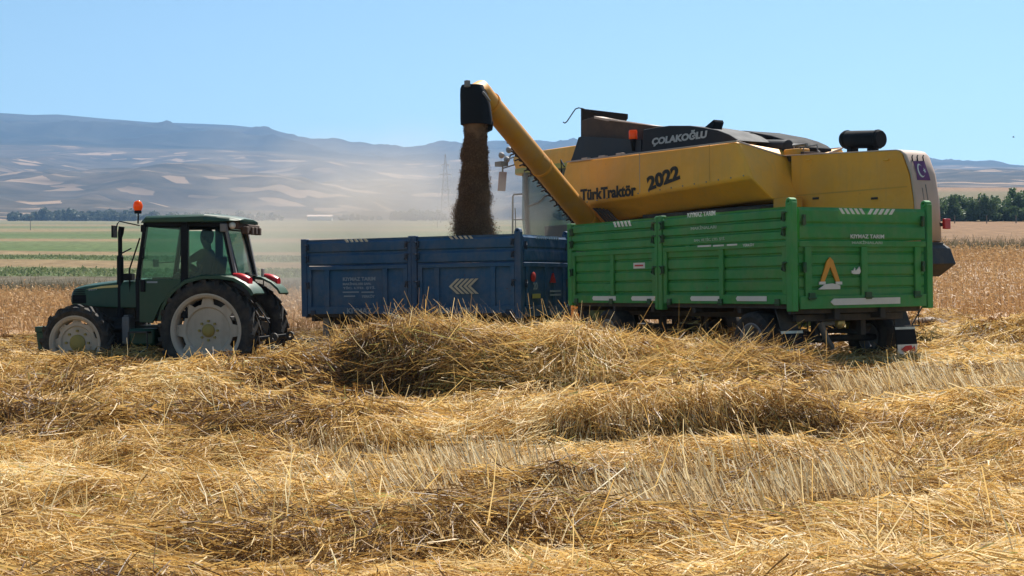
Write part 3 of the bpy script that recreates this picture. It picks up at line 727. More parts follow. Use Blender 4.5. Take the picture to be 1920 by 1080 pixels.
    def bar(p, q, t=.045, u=.045):
        p, q = V(p), V(q); b.hexa([p + V((t, -u, 0)), p + V((-t, -u, 0)), p + V((-t, u, 0)), p + V((t, u, 0)), q + V((t, -u, 0)), q + V((-t, -u, 0)), q + V((-t, u, 0)), q + V((t, u, 0))])
    for sy in (1, -1):
        y = sy * (yw - .045)
        bar((A1.x - .03, y, A1.z), (A0.x - .02, y, zr), .035); bar((A2.x, y, A2.z), (A1.x - .03, y, A1.z), .04)
        bar((B1.x, y, 1.05), (B0.x, y, zr), .062)
        yq = sy * (yr - .03); bar((C1.x, yq, C1.z - .05), (C0.x, yq, zr), .035)
        b.box(B0.x - .05, A0.x, y - .045, y + .045, A0.z, zr); b.hexa([(C0.x - .05, yq - .045, A0.z), (B0.x, y - .045, A0.z), (B0.x, y + .045, A0.z), (C0.x - .05, yq + .045, A0.z), (C0.x - .05, yq - .045, zr), (B0.x, y - .045, zr), (B0.x, y + .045, zr), (C0.x - .05, yq + .045, zr)])      # head rail
        zz0, zz1 = C1.z - .12, C1.z - .02; b.hexa([(C1.x, yq - .03, zz0), (B1.x, y - .03, zz0), (B1.x, y + .03, zz0), (C1.x, yq + .03, zz0), (C1.x, yq - .03, zz1), (B1.x, y - .03, zz1), (B1.x, y + .03, zz1), (C1.x, yq + .03, zz1)])
    b.box(A0.x - .08, A0.x, -yw, yw, A0.z, zr); b.box(C0.x - .04, C0.x + .05, -yr, yr, A0.z - .02, zr)
    b.box(C1.x - .03, C1.x + .05, -yr, yr, C1.z - .10, C1.z - .02)
    b.build('cab_frame', M['black'], r, .012)
    # rear pillars carry the light grey-green edge strip
    for sy in (1, -1):
        b = MB(); y = sy * (yr + .015)
        bar((C1.x - .05, y, C1.z - .05), (C0.x - .06, y, zr - .03), .022, .03)
        b.build('rear_pillar', M['greymetal'], r, .006)
    # floor, dash and lower bodywork
    b = MB(); b.box(C1.x, A2.x, -.62, .62, 1.0, 1.08); b.box(A1.x - .42, A1.x - .06, -.30, .30, 1.05, A1.z + .02); b.box(C1.x + .02, C1.x + .3, -.7, .7, 1.05, C1.z - .1)
    b.build('cab_floor', M['dark'], r, .02)
    b = MB(); hd_ = s(387.5, 446, 0); st = V((hd_.x + .14, 0, hd_.z - .90)); zs = st.z
    b.box(st.x - .25, st.x + .28, -.25, .25, zs - .12, zs); b.box(st.x - .12, st.x + .12, -.15, .15, 1.05, zs - .1); b.hexa([(st.x - .36, -.23, zs - .02), (st.x - .20, -.23, zs - .02), (st.x - .20, .23, zs - .02), (st.x - .36, .23, zs - .02), (st.x - .46, -.2, zs + .58), (st.x - .36, -.2, zs + .58), (st.x - .36, .2, zs + .58), (st.x - .46, .2, zs + .58)])
    b.build('seat', M['black'], r, .04)
    b = MB(); sw = V((A1.x - .62, 0, 1.78)); ring = []
    for k in range(25):
        a = 2 * PI * k / 24; ring.append(sw + V((.20 * math.cos(a) * .86, .20 * math.sin(a), -.20 * math.cos(a) * .5 * -1)))
    b.tube(ring, .016, 8, False); b.tube([sw, sw + V((.18, 0, -.34))], .03, 8)
    for a in (0, 2.1, 4.2): b.tube([sw, sw + V((.19 * math.cos(a) * .86, .19 * math.sin(a), .19 * math.cos(a) * .5))], .012, 6)
    b.build('steering_wheel', M['black'], r)
    # door (left) and right door : lower skin + glass
    for sy in (1, -1):
        y = sy * yw
        d0, d1, d2, d3, d4 = s(262, 524, yw), s(262, 604, yw), s(287, 606, yw), s(303, 570, yw), s(338, 536, yw); d5 = s(340, 524, yw)
        d2.z = max(d2.z, .95)
        b = MB(); b.extr([V((p.x, y - sy * .02, p.z)) for p in (d0, d1, d2, d3, d4, d5)], (0, sy * .035, 0))
        door = b.build('door', M['tgreen'], r, .01)
        g0, g1, g2, g3 = s(274, 427, yw), s(262, 526, yw), s(338, 524, yw), s(338, 427, yw)
        b = MB(); b.extr([V((p.x, y - sy * .012, p.z)) for p in (g0, g1, g2, g3)], (0, sy * .008, 0)); b.build('door_window', M['glass_t'], door, smooth=0)
        hp = s(269, 535, yw); b = MB(); b.box(hp.x - .04, hp.x + .04, min(y, y + sy * .05), max(y, y + sy * .05), hp.z - .11, hp.z + .10); b.build('door_handle', M['black'], door, .012)
        if sy > 0:
            gp = s(270.5, 475, yw); b = MB(); b.tube([(gp.x + .03, y, gp.z + .09), (gp.x - .02, y + .06, gp.z + .08), (gp.x - .02, y + .06, gp.z - .08), (gp.x + .03, y, gp.z - .09)], .011, 6); b.build('grab_handle', M['black'], door)
            lp = s(276, 530, yw); b = MB(); b.box(lp.x - .19, lp.x, y + .017, y + .021, lp.z - .006, lp.z + .022); b.build('door_badge', M['faint'], door)
        q0, q1, q2, q3 = s(352, 433, yw), s(352, 521, yw), s(436, 516, yr), s(416, 433, yr)
        b = MB(); b.extr([V((p.x, sy * (yy_ - .02), p.z)) for p, yy_ in ((q0, yw), (q1, yw), (q2, yr), (q3, yr))], (0, sy * .008, 0)); b.build('side_window', M['glass_t'], r, smooth=0)
    b = MB(); b.extr([V((A1.x - .03, -.72, A1.z)), V((A1.x - .03, .72, A1.z)), V((A0.x - .03, .70, A0.z)), V((A0.x - .03, -.70, A0.z))], (.008, 0, 0)); b.build('windscreen', M['glass_t'], r, smooth=0)
    b = MB(); b.extr([V((C1.x - .02, -yr + .04, C1.z - .02)), V((C1.x - .02, yr - .04, C1.z - .02)), V((C0.x - .02, yr - .05, A0.z)), V((C0.x - .02, -yr + .05, A0.z))], (-.008, 0, 0)); b.build('rear_window', M['glass_r'], r, smooth=0)
    # wipers and rear-window hinges on the glass frame
    b = MB(); ze = A0.z - .05; k0, k1 = C1.x - .05, C0.x - .05
    b.tube([(k0, yr - .06, C1.z), (k1, yr - .09, ze), (k1, -yr + .09, ze), (k0, -yr + .06, C1.z), (k0, yr - .06, C1.z)], .018, 6)
    b.box(C1.x - .08, C1.x - .03, -.06, .06, C1.z - .02, C1.z + .05)
    b.build('rear_window_frame', M['black'], r)
    # roof
    e0 = s(258, 411, .86); e1 = s(270, 403, .86); e2 = s(405, 402, .86); e3 = s(486, 413, .3)
    xb = C0.x - .30
    b = MB()
    def rsec(x, zt, zb, w): return [V((x, w, zb)), V((x, w, zt - .05)), V((x, w * .93, zt - .01)), V((x, w * .5, zt + .015)), V((x, -w * .5, zt + .015)), V((x, -w * .93, zt - .01)), V((x, -w, zt - .05)), V((x, -w, zb))]
    z1 = e1.z; zb = zr
    b.rings([rsec(e0.x, zb + .05, zb - .0, .74), rsec(e1.x, z1 - .005, zb, .84), rsec(B0.x, z1 + .005, zb, .86), rsec(B0.x - .35, z1 + .012, zb, .82), rsec(C0.x + .05, z1 + .0, zb + .01, .60), rsec(C0.x - .14, z1 - .03, zb + .02, .52), rsec(xb, z1 - .07, zb + .03, .42)])
    b.build('roof', M['tgreen'], r, .012, 50)
    b = MB(); b.box(xb + .03, C0.x - .05, -.42, .42, zb - .10, zb + .02); b.box(xb - .03, xb + .12, -.44, .10, zb - .14, zb - .02)
    for y in (-.4, -.22, -.04, .2): b.box(xb - .06, xb + .05, y - .05, y + .05, zb - .19, zb - .06)
    b.build('roof_underside', M['rust'], r, .015)
    lp = s(419, 423, .5)
    for sy in (1, -1):
        b = MB(); b.box(lp.x - .06, lp.x + .05, sy * .5 - .05, sy * .5 + .05, zb - .16, zb - .02); b.build('work_light', M['greymetal'], r, .015)
        b = MB(); b.ball((C0.x - .16, sy * .42, zb - .05), .06, 12, 8); b.build('indicator_light', M['white'], r)
    # fenders : skin swept round the rear wheel
    for sy in (1, -1):
        b = MB(); rings = []
        px = [(292, 600), (300, 572), (318, 545), (345, 524), (378, 515), (411, 514.5), (440, 519), (460, 529), (473, 541), (478, 550)]
        for i, (u, v) in enumerate(px):
            p = s(u, v, .86); win = .40; wo = .88 if i > 1 else .84
            q = (V((rc.x, 0, R1)) - V((p.x, 0, p.z))).normalized()
            P = V((p.x, 0, p.z))
            rings.append([P + V((0, sy * win, 0)), P + V((0, sy * (wo - .05), 0)), P + q * .02 + V((0, sy * wo, 0)), P + q * .075 + V((0, sy * wo, 0)), P + q * .075 + V((0, sy * (wo - .03), 0)), P + q * .05 + V((0, sy * (wo - .06), 0)), P + q * .035 + V((0, sy * win, 0))])
        b.rings(rings); b.build('fender', M['tgreen'], r, smooth=50)
        b = MB(); tp = s(456, 523, .70); tq = s(444, 516, .7)
        c = V((tp.x + .01, sy * .70, tp.z - .005)); rings = []
        for k in range(7):
            t = k / 6; cc = V((tq.x + .06, sy * .70, tq.z + .01)).lerp(V((tp.x - .13, sy * .70, tp.z - .045)), t); rr = .012 + .062 * math.sin(PI * min(t * .62 + .05, 1)) 
            rings.append([cc + V((0, rr * 1.5 * math.cos(2 * PI * j / 12), rr * 1.15 * math.sin(2 * PI * j / 12))) for j in range(12)])
        b.rings(rings); b.build('tail_light', M['lens'], r, smooth=60)
    # exhaust
    x0 = s(225.5, 500, .36)
    b = MB(); zt2 = s(225, 424, .36).z; zm = s(225, 482, .36).z
    b.tube([(x0.x, .36, 1.05), (x0.x, .36, zm)], .058, 14); b.tube([(x0.x, .36, zm), (x0.x, .36, zm + .03)], [.058, .045], 14)
    b.tube([(x0.x, .36, zm), (x0.x, .36, zt2 - .2), (x0.x - .012, .36, zt2 - .12), (x0.x - .03, .36, zt2 - .01)], [.036, .036, .05, .05], 12)
    b.build('exhaust', M['black'], r, smooth=50)
    b = MB(); k0 = s(239, 515, .5); k1 = s(264, 447, .72); b.tube([(k0.x, .40, k0.z - .35), (k0.x, .42, k0.z), (k0.x - .04, .5, k0.z + .1), (k1.x, .76, k1.z)], .014, 6)
    e = s(233, 476, .4); b.tube([(x0.x, .36, e.z), (k0.x - .18, .74, e.z + .08)], .012, 6)
    b.box(k0.x - .06, k0.x + .10, .34, .46, k0.z - .10, k0.z + .02)
    b.build('handrail', M['black'], r)
    m0, m1, m2, m3 = s(262, 423, .80), s(224, 415, 1.0), s(220, 420, 1.0), s(217.5, 432, 1.0)
    b = MB(); b.tube([m0, m1, m2, m3], .011, 6); b.extr([m3 + V((.02, -.09, .08)), m3 + V((.02, .07, .08)), m3 + V((.02, .07, -.12)), m3 + V((.02, -.09, -.12))], (.03, 0, 0)); b.box(A0.x - .02, A0.x + .05, .76, .82, A0.z - .09, A0.z + .03)
    b.build('mirror', M['black'], r)
    b = MB(); m4 = s(291, 493, -.95); b.box(m4.x - .03, m4.x + .0, m4.y - .10, m4.y + .10, m4.z - .07, m4.z + .07); b.tube([m4, V((A0.x - .02, -.80, m4.z + .02))], .01, 6); b.build('mirror', M['tgreen'], r, .02)
    # beacon
    bp = s(258.8, 400, .75)
    b = MB(); b.tube([(bp.x, .75, s(0, 423, .75).z), (bp.x - .005, .75, bp.z)], .014, 8); b.lathe([(.055, 0), (.062, .03), (.055, .055), (.02, .06)], (bp.x, .75, bp.z - .005), 16, 'z', False)
    bc = b.build('beacon', M['black'], r)
    b = MB(); b.lathe([(.060, 0), (.078, .05), (.078, .10), (.055, .15), (.002, .172)], (bp.x, .75, bp.z + .048), 18, 'z', False); b.build('beacon_lens', M['amber'], bc, smooth=60)
    # tank, battery box, steps
    t0, t1 = s(242, 616, .6), s(290, 648, .6)
    for sy in (1, -1): b = MB(); b.box(t1.x, t0.x, min(sy * .3, sy * .62), max(sy * .3, sy * .62), t1.z, t0.z); b.build('fuel_tank', M['tgreen'], r, .04)
    b0, b1 = s(229, 594, .5), s(243, 645, .5)
    b = MB(); b.box(b1.x, b0.x, .28, .52, b1.z, b0.z); b.box(b1.x + .02, b0.x - .02, .3, .5, b0.z, b0.z + .03); b.build('battery_box', M['greymetal'], r, .02)
    b = MB(); b.box(t1.x + .05, t0.x - .08, .62, .78, .48, .51); b.box(t1.x + .05, t0.x - .08, .62, .80, .80, .83); b.tube([(t1.x + .05, .78, .5), (t1.x + .05, .80, .82)], .015, 6); b.tube([(t0.x - .08, .78, .5), (t0.x - .08, .80, .82)], .015, 6); b.build('step', M['dark'], r, .006)
    # rear linkage
    xr = rc.x
    b = MB()
    for sy in (.42, -.42):
        b.tube([(xr - .1, sy * .7, .72), (xr - .65, sy, .68), (xr - .98, sy, .72)], [.05, .045, .04], 8); b.lathe([(.075, -.03), (.075, .03), (.03, .03), (.03, -.03)], (xr - 1.02, sy, .72), 14)
        b.tube([(xr - .25, sy * .8, 1.2), (xr - .62, sy, .72)], .025, 6); b.tube([(xr - .2, sy * .6, 1.25), (xr - .45, sy * .85, 1.15)], .04, 8)
    b.tube([(xr - .3, 0, 1.1), (xr - .8, 0, 1.0)], .035, 8)
    b.build('lift_arm', M['dark'], r)
    b = MB(); b.box(xr - 1.15, xr - .2, -.06, .06, .47, .53); b.box(xr - .32, xr - .1, -.2, .2, .45, .95); b.build('drawbar', M['dark'], r, .008)
    b = MB(); b.tube([(xr - .35, .1, 1.12), (xr - .55, .25, 1.2), (xr - .75, .3, 1.0), (xr - .7, .2, .72)], .014, 6); b.tube([(xr - .35, -.1, 1.12), (xr - .6, 0, 1.22), (xr - .85, .15, .95), (xr - .8, .1, .7)], .014, 6); b.build('hydraulic_hose', M['black'], r)
    pp = s(492, 498, -.6); b = MB(); b.box(pp.x - .01, pp.x + .02, -.68, -.58, C1.z - .02, C1.z + .12); b.tube([(pp.x, -.65, C1.z - .2), (pp.x, -.65, C1.z - .05)], .012, 6); b.build('fender_plate', M['greymetal'], r, .008)
    return r, F, s, dict(B1=B1, A1=A1, seat=st, sw=sw)
TR, TF, TS, TI = build_tractor()

# ------------------------------------------------------------------ driver
def skin_body(name, joints, edges, mat, parent=None, root=0, sub=2):
    """joints: list of (position, radius); one continuous skinned surface"""
    me = bpy.data.meshes.new(name); bm = bmesh.new(); lay_ = bm.verts.layers.skin.verify(); vs = [bm.verts.new(p) for p, _ in joints]
    for a, b_ in edges: bm.edges.new((vs[a], vs[b_]))
    for i, (v, (_, rr)) in enumerate(zip(vs, joints)):
        v[lay_].radius = rr if isinstance(rr, tuple) else (rr, rr); v[lay_].use_root = (i == root)
    bm.to_mesh(me); bm.free()
    o = bpy.data.objects.new(name, me); COL.objects.link(o); me.materials.append(mat); o.parent = parent
    m = o.modifiers.new('skin', 'SKIN'); m.use_smooth_shade = True
    s2 = o.modifiers.new('sub', 'SUBSURF'); s2.levels = sub; s2.render_levels = sub
    return o
def build_driver():
    hd = TS(387.5, 446, 0); st = TI['seat']; sw = TI['sw']
    px = st.x - .12; pz = st.z + .16                                   # pelvis over the seat cushion
    hx, hz = hd.x, hd.z
    J = [(V((px, 0, pz)), .14), (V((px - .03, 0, pz + .22)), .135), (V((px - .02, 0, pz + .42)), (.16, .12)), (V((hx - .03, 0, hz - .22)), .075), (V((hx, 0, hz - .14)), .068), (V((hx + .01, 0, hz - .04)), .098), (V((hx, 0, hz + .06)), .102), (V((hx - .005, 0, hz + .11)), .06),
         (V((hx + .10, 0, hz - .015)), .022)]
    E = [(0, 1), (1, 2), (2, 3), (3, 4), (4, 5), (5, 6), (6, 7), (5, 8)]
    def add(p, r_, frm):
        J.append((V(p), r_)); E.append((frm, len(J) - 1)); return len(J) - 1
    for sy in (1, -1):
        shd = add((px - .0, sy * .19, pz + .47), .075, 2); el = add((px + .26, sy * .27, pz + .30), .05, shd); wr = add((sw.x - .20, sy * .19, sw.z + .06), .032, el)
        pa = add((sw.x - .11, sy * .185, sw.z + .05), (.028, .04), wr)
        for k in range(4): 
            f1 = add((sw.x - .045, sy * (.155 + .022 * k), sw.z + .055 - .004 * k), .010, pa); add((sw.x - .02, sy * (.155 + .022 * k), sw.z + .02 - .003 * k), .009, f1)
        t1 = add((sw.x - .09, sy * .135, sw.z + .035), .011, pa); add((sw.x - .05, sy * .13, sw.z + .015), .009, t1)
        kn = add((px + .46, sy * .17, pz + .08), .085, 0); an = add((px + .62, sy * .17, pz - .27), .05, kn); add((px + .76, sy * .17, pz - .29), .04, an)
    d = skin_body('person', J, E, M['skin'], TR)
    d.parent = None; d.matrix_world = TR.matrix_basis.copy()
    tag(d, 'driver in dark clothes seated in the tractor cab with both hands on the steering wheel', 'person')
    # clothing
    sj = [(V((px, 0, pz)), .17), (V((px - .03, 0, pz + .22)), .175), (V((px - .02, 0, pz + .42)), (.19, .165)), (V((hx - .03, 0, hz - .22)), .09)]; se = [(0, 1), (1, 2), (2, 3)]
    for sy in (1, -1):
        sj.append((V((px, sy * .19, pz + .47)), .092)); se.append((2, len(sj) - 1)); sj.append((V((px + .25, sy * .268, pz + .305)), .066)); se.append((len(sj) - 2, len(sj) - 1)); sj.append((V((sw.x - .26, sy * .20, sw.z + .06)), .046)); se.append((len(sj) - 2, len(sj) - 1))
    skin_body('shirt', sj, se, M['shirt'], d)
    tj = [(V((px, 0, pz - .02)), .155)]; te = []
    for sy in (1, -1):
        tj.append((V((px + .46, sy * .17, pz + .08)), .10)); te.append((0, len(tj) - 1)); tj.append((V((px + .61, sy * .17, pz - .24)), .07)); te.append((len(tj) - 2, len(tj) - 1))
    skin_body('trousers', tj, te, M['trousers'], d)
    b = MB(); b.ball((hx - .012, 0, hz + .055), .122, 14, 8, 1.0, .92, .9); b.ball((hx - .05, 0, hz - .01), .085, 12, 8, .8, 1.05, 1.1)
    for sy in (1, -1): b.ball((hx + .0, sy * .09, hz - .015), .03, 8, 6, .7, .45, 1)
    b.build('hair', M['hair'], d, smooth=80)
build_driver()

# ------------------------------------------------------------------ trailers
def build_trailer(name, label, origin, heading, L, Wd, zb, H, paintm, postm, up_frac, spec, wheels, R=.38, leg=False):
    """x forward, origin under the middle of the tail; two bays per side, hinged boards between posts"""
    F = Frame(origin, heading); r = tag(F.root(name), label, 'trailer')
    hw = Wd / 2; zm = zb + H * (1 - up_frac); zt = zb + H
    s = lambda px, py: F.p(px, py, 1, hw)
    t = lambda px, py: F.p(px, py, 0, 0)
    P, Q = M[paintm], M[postm]; lm = paintm + '_latch'
    pw = .13; mid = L * spec['mid']
    bays = ((.14, mid - .11), (mid + .11, L - .14))
    for sy in (1, -1):
        y = sy * (hw - .03)
        for (x0, x1) in bays:
            # upper board: rolled ribs
            n = spec['ribs']; hh = (zt - zm - .02) / n; b = MB(); prof = []
            for k in range(n):
                z0 = zm + .01 + k * hh; prof += [(-.012, z0), (.022, z0 + hh * .10), (.022, z0 + hh * .74), (-.008, z0 + hh * .88)]
            prof.append((0, zt)); 
            ring = [(y + sy * a, z) for a, z in prof] + [(y - sy * .035, zt), (y - sy * .035, zm + .01)]
            b.rings([[V((x0, p, q)) for p, q in ring], [V((x1, p, q)) for p, q in ring]])
            ub = b.build('upper_side_board', P, r, smooth=30)
            # lower board: back sheet with shallow ribs, frame and stiles standing proud
            n = spec['ribs2']; z0, z1 = zb + .05, zm - .01; hh = (z1 - z0) / n; b = MB(); prof = []
            for k in range(n): q = z0 + k * hh; prof += [(-.034, q), (-.008, q + hh * .12), (-.008, q + hh * .82), (-.034, q + hh * .93)]
            ring = [(y + sy * a, z) for a, z in prof] + [(y - sy * .02, z1), (y - sy * .06, z1), (y - sy * .06, z0)]
            b.rings([[V((x0 + .01, p, q)) for p, q in ring], [V((x1 - .01, p, q)) for p, q in ring]])
            lb = b.build('lower_side_board', P, r, smooth=30)
            b = MB(); fw = .09
            def bx(xa, xb_, za, zb_, d=.028): b.box(xa, xb_, min(y - sy * .012, y + sy * d), max(y - sy * .012, y + sy * d), za, zb_)
            bx(x0, x1, z0, z0 + spec['sill']); bx(x0, x1, z1 - .07, z1)
            bx(x0, x0 + fw, z0 + spec['sill'], z1 - .07, .026); bx(x1 - fw, x1, z0 + spec['sill'], z1 - .07, .026)
            for q in spec['stiles']:
                xm = x0 + (x1 - x0) * q; bx(xm - .05, xm + .05, z0 + spec['sill'], z1 - .07, .025)
            b.build('board_frame', P, lb, .006)
            # hinges along the sill
            for q in (.06, .5, .94):
                xm = x0 + (x1 - x0) * q; b = MB(); b.box(xm - .045, xm + .045, min(y + sy * .026, y + sy * .055), max(y + sy * .026, y + sy * .055), zb + .03, zb + .12); b.tube([(xm - .06, y + sy * .05, zb + .06), (xm + .06, y + sy * .05, zb + .06)], .014, 6); b.build('hinge', M[lm], lb)
        # posts
        for xp, w in ((.07, pw), (mid, .17), (L - .07, pw)):
            top = zt + (spec['corner_up'] if xp < .5 else .02)
            b = MB(); b.box(xp - w / 2, xp + w / 2, min(y - sy * .07, y + sy * .035), max(y - sy * .07, y + sy * .035), zb - (.05 if xp != L - .07 else 0), top)
            if xp == mid: b.box(xp + w * .1, xp + w * .55, min(y, y + sy * .05), max(y, y + sy * .05), zb - .04, top - .02)
            if xp < .5: b.lathe([(.055, -.06), (.055, .06), (.02, .06), (.02, -.06)], (xp, y - sy * .02, top), 12)
            b.build('post', Q, r, .012)
            for zz in ((zm + .28 * (zt - zm), zm + .72 * (zt - zm), zb + .62 * (zm - zb)) if sy > 0 else ()):
                for dx in ((w * .75, -w * .75) if xp == mid else ((w * .75,) if xp < .5 else (-w * .75,))):
                    b = MB(); b.box(xp + dx - .02, xp + dx + .02, y + .018, y + .06, zz - .06, zz + .06); b.tube([(xp + dx * .3, y + .05, zz + .05), (xp + dx * .9, y + .075, zz + .03), (xp + dx * 1.1, y + .075, zz - .05), (xp + dx * .6, y + .06, zz - .07)], .011, 6)
                    b.build('latch', M[lm], r)
    # tail and head boards
    for xe, so in ((0, -1), (L, 1)):
        x = xe - so * .03
        n = spec['tribs']; hh = (zt - zm - .02) / n; b = MB(); prof = []
        for k in range(n): z0 = zm + .01 + k * hh; prof += [(0, z0), (.02, z0 + hh * .12), (.02, z0 + hh * .8), (.002, z0 + hh * .92)]
        prof.append((0, zt - .01)); ring = [(x + so * a, z) for a, z in prof] + [(x - so * .035, zt - .01), (x - so * .035, zm + .01)]
        b.rings([[V((p, -hw + .14, q)) for p, q in ring], [V((p, hw - .14, q)) for p, q in ring]])
        b.build('upper_tailboard' if so < 0 else 'upper_headboard', P, r, smooth=30)
        z0, z1 = zb - .02, zm - .01; n = spec['ribs2']; hh = (z1 - z0 - spec['sill']) / n; prof = []
        for k in range(n): q = z0 + spec['sill'] + k * hh; prof += [(-.030, q), (-.010, q + hh * .12), (-.010, q + hh * .82), (-.030, q + hh * .93)]
        b = MB(); ring = [(x + so * a, z) for a, z in prof] + [(x - so * .02, z1), (x - so * .06, z1), (x - so * .06, z0)]
        b.rings([[V((p, -hw + .14, q)) for p, q in ring], [V((p, hw - .14, q)) for p, q in ring]])
        tb = b.build('lower_tailboard' if so < 0 else 'lower_headboard', P, r, smooth=30)
        b = MB()
        def bz(ya, yb, za, zb_, d=.028): b.box(min(x - so * .012, x + so * d), max(x - so * .012, x + so * d), ya, yb, za, zb_)
        bz(-hw + .13, hw - .13, z0, z0 + spec['sill'] * 1.35); bz(-hw + .13, hw - .13, z1 - .08, z1)
        for ya in spec['tstiles']: bz(ya - .055, ya + .055, z0 + spec['sill'], z1 - .08, .026)
        b.build('board_frame', P, tb, .006)
        if so < 0:
            for ya in (-hw + .32, -.05, hw - .32):
                b = MB(); b.box(x + so * .055, x + so * .02, ya - .05, ya + .05, zb + .10, zb + .2); b.tube([(x + so * .05, ya - .07, zb + .13), (x + so * .05, ya + .07, zb + .13)], .014, 6); b.build('hinge', M[lm], tb)
            for sy in (1, -1):
                for zz in (zm + .6 * (zt - zm), zb + .6 * (zm - zb)):
                    b = MB(); yy = sy * (hw - .20); b.box(x - .06, x - .015, yy - .02, yy + .02, zz - .07, zz + .07); b.tube([(x - .05, yy, zz + .06), (x - .075, yy + .04, zz), (x - .06, yy + .02, zz - .08)], .011, 6); b.build('latch', M[lm], r)
    b = MB(); b.box(.05, L - .05, -hw + .08, hw - .08, zb - .01, zb + .05); b.build('floor', M['dark'], r)
    # running gear
    b = MB()
    for y in (.42, -.42): b.box(.1, L - .05, y - .05, y + .05, zb - .17, zb - .015)
    for x in np.linspace(.2, L - .2, 6): b.box(x - .04, x + .04, -hw + .1, hw - .1, zb - .09, zb - .012)
    b.build('chassis', M['dark'], r, .008)
    for i, wx in enumerate(wheels):
        b = MB(); b.tube([(wx, -hw + .25, R), (wx, hw - .25, R)], .055, 10)
        for y in (.42, -.42):
            for k in range(4): b.box(wx - .42 + k * .06, wx + .42 - k * .06, y - .04, y + .04, R + .07 + k * .018, R + .086 + k * .018)
            b.box(wx - .47, wx - .37, y - .045, y + .045, R + .06, zb - .1); b.box(wx + .37, wx + .47, y - .045, y + .045, R + .06, zb - .1)
        b.build('axle', M['dark'], r)
        for sy in (1, -1): tyre_wheel(r, (wx, sy * (hw - .22), R), R, R * .54, .36, 0, sy, rim_mat='greymetal', holes=6, hub_r=.07, hub_mat='dark', slot=.03)
    b = MB(); fx = wheels[-1]
    b.lathe([(.42, zb - .24), (.42, zb - .17), (.3, zb - .17), (.3, zb - .24)], (fx, 0, 0), 24, 'z')
    b.tube([(fx, .35, R + .1), (L + .25, .16, .55), (L + 1.25, 0, .5)], .045, 8); b.tube([(fx, -.35, R + .1), (L + .25, -.16, .55), (L + 1.25, 0, .5)], .045, 8); b.box(L + 1.2, L + 1.45, -.06, .06, .46, .54)
    b.build('drawbar', M['dark'], r)
    return r, F, s, t, dict(hw=hw, zb=zb, zm=zm, zt=zt, L=L)
def strip(parent, name, mat, pts, d):
    b = MB(); b.extr(pts, d); return b.build(name, M[mat], parent, smooth=0)
def hatch(parent, mat, x_or_y, c0, c1, z0, z1, n, lean, side):
    """slanted reflector bars; side='s' on the left side, 't' on the tail"""
    b = MB(); w = (c1 - c0) / n
    for k in range(n):
        a = c0 + w * k; e = a + w * .55; l = lean * (z1 - z0)
        if side == 's': b.extr([V((a, x_or_y, z0)), V((e, x_or_y, z0)), V((e + l, x_or_y, z1)), V((a + l, x_or_y, z1))], (0, .005, 0))
        else: b.extr([V((x_or_y, a, z0)), V((x_or_y, e, z0)), V((x_or_y, e + l, z1)), V((x_or_y, a + l, z1))], (-.005, 0, 0))
    return b.build('reflector_bars', M[mat], parent, smooth=0)
def corner_origin(px, Y, heading, hw, ground):
    """point under the middle of the tail, from where the tail's left corner stands"""
    left = V((-math.sin(heading), math.cos(heading), 0))
    c = V(((px - 960) / FL * Y, Y, ground)); return c - left * hw
SR, SU = (-1, 0, 0), (0, 0, 1)       # lettering on the left side reads backwards along x
TRR = (0, -1, 0)

